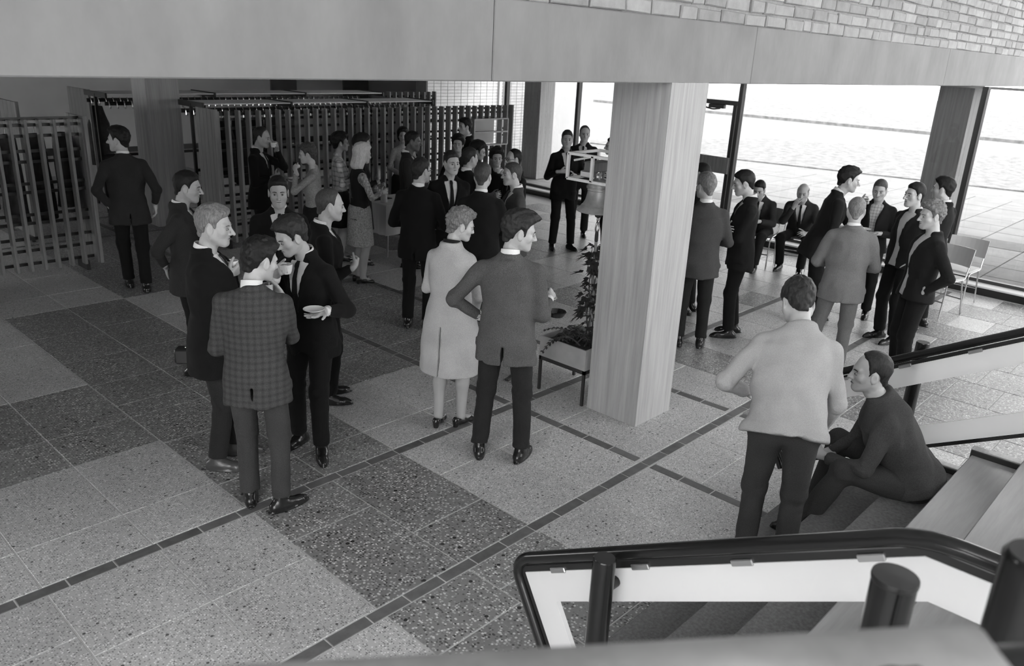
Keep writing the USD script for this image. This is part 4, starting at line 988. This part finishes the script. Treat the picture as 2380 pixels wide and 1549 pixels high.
        if open_:
            wo = wopen(q[:, 2]); Y = np.abs(q[:, 1]); lap = np.clip((q[:, 2] - zb) / .3, 0, 1) * .055; fr = (q[:, 0] > .02) & (q[:, 2] > zb) & (q[:, 2] < .47)
            d = d - .007 * fr * np.clip((lap - (Y - wo)) / .012, 0, 1)
            if top == 'cardigan': wo = np.maximum(wo, .02 + .10 * np.clip(.2 - q[:, 2], 0, .4))
            cut = np.maximum(np.maximum(Y - wo, .035 - q[:, 0]), -.4 - q[:, 2] if top == 'cardigan' else zb - q[:, 2]); d = smax(d, -cut, .004)
        if top == 'jacket' and groove:
            Y = np.abs(q[:, 1]); d = d - .006 * ((q[:, 0] > -.01) & (Y > .085)) * np.clip(np.minimum((q[:, 2] + .115) / .006, (-.055 - q[:, 2]) / .006), 0, 1) * np.clip((.135 - np.abs(q[:, 0] - .05)) / .02, 0, 1)
        hz_ = hem + (.05 * np.exp(-(q[:, 1] / .05) ** 2) * (q[:, 0] > 0) if top == 'jacket' else 0)
        d = smax(d, hz_ - q[:, 2], .006)
        for a in arms:
            if sl_end is None: d = smax(d, -(rc(P, a['sh'] + (a['sh'] - W((0, 0, .42))) * .10, a['el'], .062, .05)), .01); continue
            w_ = a['wr'] - nrm(a['wr'] - a['el']) * (.03 if sleeve is None else sleeve)
            u1 = rc(P, a['sh'], a['el'], .061 * rs, .052 * rs); u2 = rc(P, a['el'], w_, .051 * rs, .039 * rs); cutw = (P - w_) @ nrm(w_ - a['el']).astype(np.float32)
            u2 = smax(u2, cutw, .004); e_ = smin(u1, u2, .02); near = np.exp(-(np.linalg.norm(P - a['el'].astype(np.float32), axis=1) / .09) ** 2)
            e_ = e_ + near * .020 * (np.abs(meshkit.noise(P * 30 + off, 2) - .5) - .2)
            d = smin(d, e_, .022)
        if top == 'jacket' or top == 'coat':
            nq = q - np.array([-.020, 0, .515], np.float32); nq = nq @ Ry(16).astype(np.float32); ring = np.sqrt((np.sqrt(nq[:, 0] ** 2 + nq[:, 1] ** 2) - .076) ** 2 + (nq[:, 2] * .55) ** 2) - .013
            d = smin(d, smax(ring, q[:, 0] - .045, .01), .012)
        if top == 'sweater':
            nq = q - np.array([-.022, 0, .535], np.float32); nq = nq @ Ry(14).astype(np.float32); d = smin(d, np.sqrt((np.sqrt(nq[:, 0] ** 2 + nq[:, 1] ** 2) - .066) ** 2 + (nq[:, 2] * .6) ** 2) - .012, .01)
            d = d - .005 * np.clip((hem + .06 - q[:, 2]) / .012, 0, 1)
        rg = np.abs(meshkit.noise(P * np.array([9, 9, 6], np.float32) + P[:, [2, 0, 1]] * np.array([4, 3, 0], np.float32) + off, 9) - .5)
        return d - (.018 * fold - .018 * (.25 - rg)) * {'coat': .6, 'sweater': 1.7}.get(top, 1.1)
    ap = [a['sh'] for a in arms] + ([a['el'] for a in arms] + [a['wr'] for a in arms] if sl_end is not None else [])
    bp = np.array(ap + [W((x, y, z)) for x in (-.17, .17) for y in (-.24, .24) for z in (hem, .60)]); nm = {'blouse': 'blouse', 'vest': 'waistcoat', 'sweater': 'pullover'}.get(top, top)
    tp = add(nm, surf(topf, bp.min(0) - .09, bp.max(0) + .09, res, 2), topm)
    def under(name, m, grow, z0_, z1_, arms_=False):
        def f(P):
            q = (P - o32) @ RtT; d = smax(smax(loft(q, prof, grow), q[:, 2] - z1_, .01), z0_ - q[:, 2], .01)
            for sd in (-1, 1): d = smin(d, rc(q, (.004, sd * .04, .46), (.004, sd * (sw - .06), .43), .032 * rs, .036 * rs), .03)
            if arms_:
                for a in arms: w_ = a['wr'] - nrm(a['wr'] - a['el']) * .02; d = smin(d, np.minimum(rc(P, a['sh'], a['el'], .056 * rs, .047 * rs), rc(P, a['el'], w_, .046 * rs, .037 * rs)) + .010 * (meshkit.noise(P * 30 + off, 2) - .5), .02)
            return d
        b_ = np.array([W((x, y, z)) for x in (-.15, .15) for y in (-.2, .2) for z in (z0_, z1_)] + (ap if not arms_ else [p for a in arms for p in (a['sh'], a['el'], a['wr'])])); add(name, surf(f, b_.min(0) - .07, b_.max(0) + .07, max(res, .013), 2), m)
    if top == 'vest': under('blouse', shirtm, -.010, -.05, .52, True)
    elif open_: under('shirt', shirtm, -.019, -.08 if top == 'cardigan' else .02, .515)
    if collar and top in ('jacket', 'coat', 'cardigan'):
        c = lathe([(.060, -.018), (.066, -.018), (.0635, .030), (.060, .034), (.058, .030), (.060, -.018)], 26); R_ = Rt @ Ry(14); v = c[0] * [1.02, .98, 1]
        add('collar', (W((-.020, 0, .540)) + v @ R_.T, c[1]), shirtm)
    if open_ and tie and top == 'jacket':
        zs = np.array([.505, .49, .475, .46, .40, .30, .2, .12, .05]); wd = np.array([.010, .016, .017, .012, .016, .021, .026, .03, .03]); b_ = np.interp(zs, prof[:, 0], prof[:, 2]) - .011; c_ = np.interp(zs, prof[:, 0], prof[:, 3]); xs_ = c_ + b_ + np.array([.005, .012, .012, .007, .005, .005, .005, .005, .005]); V = []
        for z, w_, x in zip(zs, wd, xs_): V += [(x, -w_, z), (x + .004, 0, z), (x, w_, z), (x - .006, w_, z), (x - .006, -w_, z)]
        f = []
        for i in range(len(zs) - 1):
            for k in range(5): l = (k + 1) % 5; f += [[i * 5 + k, (i + 1) * 5 + l, i * 5 + l], [i * 5 + k, (i + 1) * 5 + k, (i + 1) * 5 + l]]
        V = np.array(V); add('tie', (o + V @ Rt.T, np.array(f)), 'tie_black', False)
    if top in ('jacket', 'coat') and res < .0125:
        for a in arms:
            if a['hide']: continue
            d_ = nrm(a['wr'] - a['el']); add('cuff', tube([a['wr'] - d_ * .05, a['wr'] - d_ * .012], [.034 * rs, .033 * rs], 14), shirtm)
    if legs == 'trousers':
        def trf(P):
            q = (P - o32) @ RtT; up = smax(smax(loft(q, prof, -.026), q[:, 2] - .07, .01), -.06 - q[:, 2], .02)
            d = rc(P, lg[0][0], lg[1][0], .080 * build, .080 * build); d = smin(d, up, .03)
            for hp, kn, an, fa, sd in lg:
                u = nrm(an - kn); e_ = smin(rc(P, hp - [.0, 0, .02], kn, .088 * build, .069), rc(P, kn, an - u * .0, .066, .060), .03)
                e_ = smax(e_, (P - (an - u * .010).astype(np.float32)) @ u.astype(np.float32), .005)
                near = np.exp(-(np.linalg.norm(P - kn.astype(np.float32), axis=1) / .13) ** 2) + .8 * np.exp(-(np.linalg.norm(P - an.astype(np.float32), axis=1) / .12) ** 2)
                e_ = e_ + near * .016 * (meshkit.noise(P * np.array([20, 20, 30], np.float32) + off, 4) - .5)
                d = smin(d, e_, .028)
            return d - .014 * (meshkit.fbm(P * np.array([9, 9, 5], np.float32) + off, 2, 8) - .5)
        b_ = np.array([p for l in lg for p in l[:3]] + [W((x, y, .1)) for x in (-.15, .15) for y in (-.2, .2)]); add('trousers', surf(trf, b_.min(0) - .13, b_.max(0) + .13, res * 1.05, 2), legm or topm)
    if legs == 'skirt':
        zt, zl = .06, .50 - hz
        def skf(P):
            q = P - o32; fl = np.clip((.0 - q[:, 2]) / .45, 0, 1); a_, b2 = .19 + .02 * fl, .135 + .03 * fl; a_ = a_ - .035 * np.clip(q[:, 2] / .06, 0, 1); b2 = b2 - .02 * np.clip(q[:, 2] / .06, 0, 1)
            th = np.arctan2(q[:, 1], q[:, 0]); d = (np.sqrt((q[:, 1] / a_) ** 2 + (q[:, 0] / b2) ** 2) - 1) * b2 - .006 * fl * np.sin(th * 7 + off[0])
            return smax(smax(d, q[:, 2] - zt, .01), zl - q[:, 2], .006)
        add('skirt', surf(skf, o + [-.22, -.26, zl - .03], o + [.22, .26, zt + .03], res, 2), legm)
    for i, (hp, kn, an, fa, sd) in enumerate(lg):
        v, f = shoe('man' if legs == 'trousers' else 'pump', .006 if res < .011 else .009); tilt = Ry(math.degrees(math.asin(np.clip((footz[i]) * 0, -1, 1)))); add('shoe', (np.array([an[0], an[1], an[2] - .085]) + v * [1, sd, 1] @ Rz(fa).T if False else np.array([an[0], an[1], an[2] - .085]) + v @ Rz(fa).T, f), shoes)
    Rw = Rz(face); org = np.array([xy[0], xy[1], z0])
    return dict(prim=t, holds=[org + Rw @ (a['hold'] * s) for a in arms], mouth=org + Rw @ ((hc + Rh @ np.array([.10, 0, -.062])) * s), B=[Rw @ a['B'] for a in arms], add=add, W=lambda q: W(q), wr=[org + Rw @ (a['wr'] * s) for a in arms], hc=hc, Rh=Rh)

# ------------------------------------------------------------------ the people
P = {}
NEAR, MID, FAR = .0095, .0125, .016
def A_(base, **kw): return (base, kw)
P[3] = person('grey-haired man with sideburns in a long black jacket, a cup in his raised hand', (.52, 2.06), -100, 1.83, topm='suit_black', legm='trouser_dark', hairs='grey', hairm='hair_grey', hv='b', L='hang', R=A_('chest', w=(.11, .03, 1.32), f=(.6, -.6, .3)), hpitch=6, hyaw=-8, hem=-.26, feet=((.06, .11, 5), (-.02, -.10, -12)), shoes='shoe_brown', res=NEAR, build=1.18)
P[4] = person('man in a plaid jacket, back to the camera, raising a cup to his mouth', (.43, 1.37), -12, 1.745, topm='plaid_jacket', legm='trouser_grey', hairs='full', hairm='hair_black', hv='a', L='saucer', R=A_('mouth', w=(.21, .13, 1.37), pole=(-.1, .2, -1)), hyaw=-48, hpitch=14, feet=((.05, .10, 10), (-.05, -.12, -50)), res=NEAR, lean=3)
P[5] = person('man in a black suit bowing his head over a large white cup', (1.12, 1.84), 142, 1.76, topm='suit_black', hairs='full', hairm='hair_brown', hv='a', L=A_('saucer', w=(.22, .29, 1.20), f=(.9, -.05, .05)), R=A_('mouth', w=(.22, .06, 1.40)), hpitch=22, hyaw=-24, lean=6, feet=((.10, .13, 42), (.02, -.13, -2)), res=NEAR)
P[19] = person('woman in a pale coat with short wavy fair hair and black loafers', (2.10, 1.47), -25, 1.75, sex='woman', top='coat', topm='coat_pale', legs='skirt', legm='coat_pale', hairs='curly', hairm='hair_fair', hv='w', L='chest', R='pocket', hyaw=-52, hpitch=14, hem=-.47, shirtm='suit_dark', feet=((-.04, .07, 8), (.04, -.09, -18)), res=NEAR, build=1.08, vneck=False)
P[20] = person('man in a grey tweed jacket with a tall dark quiff, hand on hip', (2.03, .82), -8, 1.83, topm='tweed', legm='trouser_dark', hairs='quiff', hairm='hair_brown', hv='a', L='hip', R=A_('front', w=(.27, .25, 1.13), pose='grip', f=(.85, .1, .2), pole=(-.5, .12, -1)), hyaw=-72, hpitch=10, feet=((.0, .16, 12), (.0, -.14, -14)), res=NEAR)
P[36] = person('man in a pale sweater and dark trousers leaning forward at the foot of the stair', (1.985, -1.24), 4, 1.71, top='sweater', topm='sweater_pale', legm='trouser_grey', hairs='full', hairm='hair_brown', hv='d', L=A_('front', w=(.22, .22, 1.12)), R=A_('front', w=(.30, .20, .95)), lean=27, hpitch=38, hyaw=12, z0=.166, hz=.945, px=-.10, hem=-.06, feet=((.02, .10, 8), (.02, -.12, -8)), res=NEAR, build=1.06)
P[37] = person('dark-haired man in a dark grey cardigan sitting hunched on the steps', (2.66, -1.24), 98, 1.76, top='sweater', topm='knit_grey', legm='trouser_grey', hairs='recede', hairm='hair_brown', hv='a', L=A_('front', w=(.02, .10, .50), abs=True), R=A_('front', w=(.0, .02, .46), abs=True), lean=32, hpitch=2, hyaw=6, z0=.166, hz=.425, collar=False, px=-.50, hem=-.04, feet=((.06, .16, 6), (-.02, -.14, -8)), knees=((.4, .25, 1), (.4, -.25, 1)), res=NEAR, build=1.15)
P[1] = person('man in a dark grey suit walking away past the column, face turned to the coats', (1.78, 6.45), 4, 1.84, topm='suit_charcoal', legm='trouser_black', hairs='full', hairm='hair_black', hv='b', L='pocket', R=A_('hang', w=(.06, .27, .93)), hyaw=62, feet=((.14, .07, 4), (-.12, -.08, -4)), res=MID, lean=2)
P[2] = person('dark-haired man in a charcoal suit behind the grey-haired man, in profile', (1.14, 3.72), -102, 1.78, topm='suit_charcoal', legm='trouser_black', hairs='short', hairm='hair_black', hv='b', skin='skin_b', L='hang', R='back', hpitch=8, res=MID, build=1.05)
P[6] = person('gaunt black-haired man in a black suit facing the camera between two groups', (1.75, 3.24), 180, 1.76, topm='suit_black', hairs='short', hairm='hair_black', hv='c', skin='skin_b', L='hang', R='hang', hpitch=4, res=MID)
P[7] = person('balding man in a dark suit in profile behind the young man drinking', (1.68, 2.48), -90, 1.77, topm='suit_black', hairs='recede', hairm='hair_mid', hv='d', L='hang', R='chest', hyaw=4, hpitch=6, res=MID)
P[14] = person('man in black-rimmed glasses and a black suit seen from behind amid the crowd', (3.43, 3.42), -14, 1.78, topm='suit_black', hairs='short', hairm='hair_brown', hv='b', L='front', R='front', hyaw=-30, specs=True, res=MID)
P[15] = person('man facing the camera in an open black jacket, white shirt and long black tie', (4.20, 3.80), -166, 1.77, topm='suit_black', hairs='short', hairm='hair_brown', hv='b', L='back', R='back', hyaw=12, res=MID)
P[16] = person('man with brushed grey-brown hair in a black suit, back square to the camera', (3.72, 2.82), -4, 1.785, topm='suit_black', hairs='short', hairm='hair_mid', hv='d', L='front', R='front', hyaw=-12, res=MID, build=1.06)
P[17] = person('young man in a charcoal jacket seen in profile at the edge of the crowd', (4.42, 3.02), 106, 1.73, topm='suit_grey', hairs='crop', hairm='hair_mid', hv='a', L='saucer', R='front', res=MID, hpitch=2)
P[24] = person('grey-haired man in a grey suit, back to the camera beside the big column', (5.24, 1.22), 8, 1.79, topm='suit_grey', legm='trouser_dark', hairs='grey', hairm='hair_grey', hv='b', L='front', R='front', hyaw=30, res=MID, feet=((.0, .11, 10), (.0, -.12, -14)), build=1.05)
P[26] = person('black-haired man in a dark suit with arms crossed and head bowed, near the big column', (5.88, 1.10), 100, 1.80, topm='suit_dark', legm='trouser_black', hairs='short', hairm='hair_black', hv='a', L='cross', R='cross', hpitch=14, res=MID, feet=((.03, .09, 6), (-.05, -.11, -4)))
P[30] = person('older man with thin white hair in a pale grey suit, back to the camera', (5.72, -.06), 4, 1.71, topm='suit_light', legm='trouser_light', hairs='crop', hairm='hair_grey', hv='d', L='front', R='front', res=MID, feet=((.03, .20, 14), (-.04, -.10, -6)), build=1.05)
P[33] = person('curly-haired man in a dark open jacket over a pale pullover, hands in pockets', (5.98, -.64), 112, 1.74, top='cardigan', topm='suit_dark', legm='trouser_black', hairs='curly', hairm='hair_fair', hv='b', L='pocket', R='pocket', shirtm='pullover_pale', hyaw=10, hpitch=4, res=MID, build=1.10, collar=False, lean=-3)
P[8] = person('man in a black suit against the slats, drinking from a white cup', (3.50, 6.60), -112, 1.785, topm='suit_black', hairs='recede', hairm='hair_brown', hv='d', skin='skin_tan', L=A_('mouth', w=(.21, .07, 1.50)), R='chest', hpitch=8, res=MID)
P[9] = person('short-haired woman in a pale knitted jacket, eating over a saucer', (3.55, 5.48), 85, 1.70, sex='woman', top='blouse', topm='knit_beige', legs='skirt', legm='skirt_dark', hairs='curly', hairm='hair_mid', hv='w', L='mouth', R=A_('saucer', w=(.17, .10, 1.28)), hpitch=8, res=MID, hem=-.14)
P[10] = person('dark-haired woman in a checked blouse and dark skirt', (4.42, 6.2), -85, 1.71, sex='woman', top='blouse', topm='check_blouse', legs='skirt', legm='skirt_dark', hairs='bouffant', hairm='hair_black', hv='w', L='chest', R='chest', skin='skin_b', res=MID)
P[11] = person('woman with long blonde hair, dark waistcoat and patterned sleeves', (3.98, 5.16), -68, 1.72, sex='woman', top='vest', topm='vest_black', legs='skirt', legm='print_skirt', hairs='long', hairm='hair_blonde', hv='w', L='chest', R=A_('front', w=(.26, .10, 1.16)), shirtm='print_dress', hpitch=10, hem=-.12, res=MID)
P[111] = person('dark-haired woman in a dark dress almost hidden behind the blonde woman', (4.52, 5.86), -80, 1.72, sex='woman', top='blouse', topm='skirt_dark', legs='skirt', legm='skirt_dark', hairs='bouffant', hairm='hair_black', hv='w', L='front', R='chest', skin='skin_b', res=FAR)
P[12] = person('woman in a pale blouse with a dark bob standing against the long slatted screen', (6.17, 7.02), -162, 1.65, sex='woman', top='blouse', topm='blouse_pale', legs='skirt', legm='skirt_dark', hairs='bob', hairm='hair_black', hv='w', skin='skin_b', L='front', R='front', hyaw=-18, res=FAR)
P[13] = person('dark-skinned man in a charcoal suit standing at the white table', (4.96, 5.42), -96, 1.80, topm='suit_charcoal', legm='trouser_black', hairs='crop', hairm='hair_black', hv='b', skin='skin_dark', L='chest', R='front', hpitch=6, res=MID)
P[181] = person('tall dark-haired man beside the hatch in the slatted screen', (7.35, 6.85), 112, 1.76, topm='suit_dark', hairs='full', hairm='hair_black', hv='a', L='front', R='front', hyaw=5, res=FAR)
P[182] = person('woman with a dark bouffant under the tall man by the hatch', (6.05, 5.65), 170, 1.68, sex='woman', top='blouse', topm='suit_dark', legs='skirt', legm='skirt_dark', hairs='bouffant', hairm='hair_black', hv='w', skin='skin_tan', L='front', R='front', res=FAR)
P[183] = person('dark-haired woman in a white blouse turned in profile amid the crowd', (5.72, 5.0), -95, 1.68, sex='woman', top='blouse', topm='blouse_pale', legs='skirt', legm='skirt_dark', hairs='bouffant', hairm='hair_black', hv='w', skin='skin_b', L='front', R='chest', hpitch=12, res=FAR)
P[184] = person('dark-haired man in a black suit seen from behind beside the long-tied man', (4.92, 4.28), -40, 1.71, topm='suit_black', hairs='short', hairm='hair_brown', hv='d', L='front', R='front', hyaw=-14, res=FAR)
P[185] = person('woman with dark curly hair facing the camera over a white cup', (5.62, 4.48), -172, 1.65, sex='woman', top='blouse', topm='suit_black', legs='skirt', legm='skirt_dark', hairs='afro', hairm='hair_black', hv='w', skin='skin_tan', L='mouth', R='chest', res=FAR)
P[186] = person('balding man in glasses and a dark suit at the window end of the crowd', (5.42, 3.95), 116, 1.71, topm='suit_dark', hairs='recede', hairm='hair_black', hv='d', L='front', R='chest', specs=True, res=FAR)
P[21] = person('man in a dark suit standing alone in front of the window, left of the bell', (7.44, 4.84), -164, 1.775, topm='suit_black', hairs='short', hairm='hair_brown', hv='b', skin='skin_b', L=A_('front', w=(.22, .10, 1.15)), R=A_('chest', w=(.2, .12, 1.2)), hyaw=-12, res=MID, feet=((.02, .16, 20), (.0, -.12, -6)))
P[22] = person('man in a dark suit at the window, behind the man by the bell', (8.40, 5.28), 180, 1.77, topm='suit_dark', hairs='recede', hairm='hair_mid', hv='c', L='front', R='front', hyaw=8, res=FAR)
P[23] = person('man in a dark suit mostly hidden behind the big column and the bell', (7.62, 4.10), 100, 1.74, topm='suit_dark', hairs='short', hairm='hair_black', hv='a', L='front', R='front', res=FAR)
P[25] = person('dark-haired man looking over the grey-haired man\'s shoulder', (6.22, 1.84), 72, 1.755, topm='suit_dark', hairs='crop', hairm='hair_black', hv='d', skin='skin_b', L='front', R='front', res=FAR)
P[27] = person('man sitting with his hand to his face, half hidden behind a standing man', (8.76, 2.42), 165, 1.74, topm='suit_charcoal', legm='trouser_dark', hairs='short', hairm='hair_black', hv='a', L=A_('front', w=(.16, .12, .75), abs=True), R=A_('smoke', w=(.08, .10, 1.0), abs=True), lean=26, hpitch=20, hz=.55, px=-.40, hem=-.10, feet=((.05, .12, 8), (-.04, -.12, -8)), knees=((.8, .2, 1), (.8, -.2, 1)), res=FAR)
P[28] = person('bald man sitting forward on a chair, smoking', (9.10, 1.93), 172, 1.74, topm='suit_charcoal', legm='trouser_black', hairs='bald', hairm='hair_grey', hv='b', skin='skin_b', L=A_('front', w=(.12, .16, .62), abs=True), R=A_('smoke', w=(.06, .07, .97), abs=True), lean=27, hpitch=14, hz=.55, px=-.40, hem=-.10, feet=((.10, .15, 10), (-.06, -.16, -10)), knees=((.8, .25, 1), (.8, -.25, 1)), res=FAR)
P[29] = person('dark-haired man in a dark suit bending forward to bite from his hand', (7.05, .72), -78, 1.83, topm='suit_dark', legm='trouser_black', hairs='full', hairm='hair_black', hv='b', L=A_('mouth', w=(.26, .04, 1.45)), R='front', lean=15, hpitch=8, px=-.05, res=MID, feet=((.05, .10, 8), (-.10, -.10, -8)))
P[31] = person('man in a checked shirt and dark jacket holding a saucer, facing the camera', (7.80, .46), 172, 1.66, top='cardigan', topm='suit_dark', legm='trouser_black', hairs='crop', hairm='hair_mid', hv='b', skin='skin_b', L='saucer', R='saucer', shirtm='check_shirt', hpitch=14, collar=False, res=FAR)
P[32] = person('dark-haired man in a pale pullover under an open dark jacket, glancing aside', (7.12, -.12), 134, 1.74, top='cardigan', topm='suit_dark', legm='trouser_black', hairs='short', hairm='hair_black', hv='c', L='pocket', R='pocket', shirtm='pullover_pale', hyaw=-4, lean=-3, res=MID)
P[34] = person('dark-haired man in a dark jacket by the window sill with his head turned away', (7.95, -.18), 60, 1.73, topm='suit_dark', hairs='full', hairm='hair_black', hv='d', L='front', R='front', hyaw=22, res=FAR)

# things they hold
def cup(label, p, rz=0, r=.040, h=.058, saucer=None):
    t = thing('coffee_cup', label, 'cup', loc=p, rz=rz)
    obj('bowl', lathe([(0, -h / 2), (r * .72, -h / 2), (r * .86, -h / 4), (r, h / 2), (r * .93, h / 2), (r * .8, -h / 5), (r * .6, -h * .38), (0, -h * .38)], 20), 'china', t, smooth=45)
    obj('coffee', lathe([(0, h * .18), (r * .9, h * .18)], 16), 'coffee', t)
    obj('handle', tube([(r * .92 + .020 * math.sin(a), 0, .016 * math.cos(a)) for a in np.linspace(.1, 3.0, 8)], .0042, 6), 'china', t, smooth=60)
def plate(label, p, r=.068):
    t = thing('saucer', label, 'saucer', loc=p)
    obj('dish', lathe([(0, -.004), (r * .5, -.004), (r, .012), (r, .015), (r * .55, .002), (0, .002)], 22), 'china', t, smooth=45)
def pos(p, d=(0, 0, 0)): return np.asarray(p) + np.asarray(d)
cup('white cup raised in the hand of the grey-haired man', pos(P[3]['holds'][1], (0, 0, .012)), 30)
cup('cup at the lips of the man in plaid', pos(P[4]['holds'][1]), 200, .036, .052)
cup('large white cup hiding the mouth of the young man bowing his head', pos(P[5]['holds'][1]), 250, .046, .062)
plate('saucer on the palm of the young man drinking', pos(P[5]['holds'][0], (0, 0, -.012)))
cup('white cup lifted by the man against the slats', pos(P[8]['holds'][0]), 0)
plate('white saucer under the chin of the woman in the knitted jacket', pos(P[9]['holds'][1], (0, 0, -.012)))
cup('white cup held up by the curly-haired woman in the crowd', pos(P[185]['holds'][0]), 0)
cup('white cup in the hand of the man in tweed', pos(P[20]['holds'][1], (0, 0, .01)), 300)
plate('saucer under the cup of the man in tweed', pos(P[20]['holds'][1], (.0, 0, -.032)), .075)
plate('saucer held out by the man in the checked shirt', pos(P[31]['holds'][1], (0, 0, -.012)))
t = thing('bread_roll', 'pale bread roll at the mouth of the woman in the knitted jacket', 'bread', loc=pos(P[9]['holds'][0]))
obj('crumb', surf(lambda p: el(p, (0, 0, 0), (.042, .032, .026)) - .006 * (meshkit.noise(p * 60) - .5), (-.06,) * 3, (.06,) * 3, .008), 'china', t, True)
t = thing('ashtray_bowl', 'dark glass bowl with a bright rim on the planter side of the man in tweed', 'bowl', loc=pos(P[20]['holds'][1], (.10, -.02, -.16)))
obj('dish', lathe([(0, -.02), (.05, -.02), (.075, .018), (.07, .02), (.045, -.012), (0, -.012)], 22), 'black_gloss', t, smooth=45)
t = thing('camera_case', 'black leather camera case hanging below the grey-haired man\'s jacket', 'case', loc=(.40, 2.24, .78), rz=-42)
obj('case_body', MB().box((-.07, -.045, -.055), (.07, .045, .055), .014).mesh(), 'black_paint', t, smooth=40)
obj('stud', lathe([(0, 0), (.009, 0), (.007, .006), (0, .007)], 12, (-.0, .0, .054)), 'chrome', t, smooth=40)
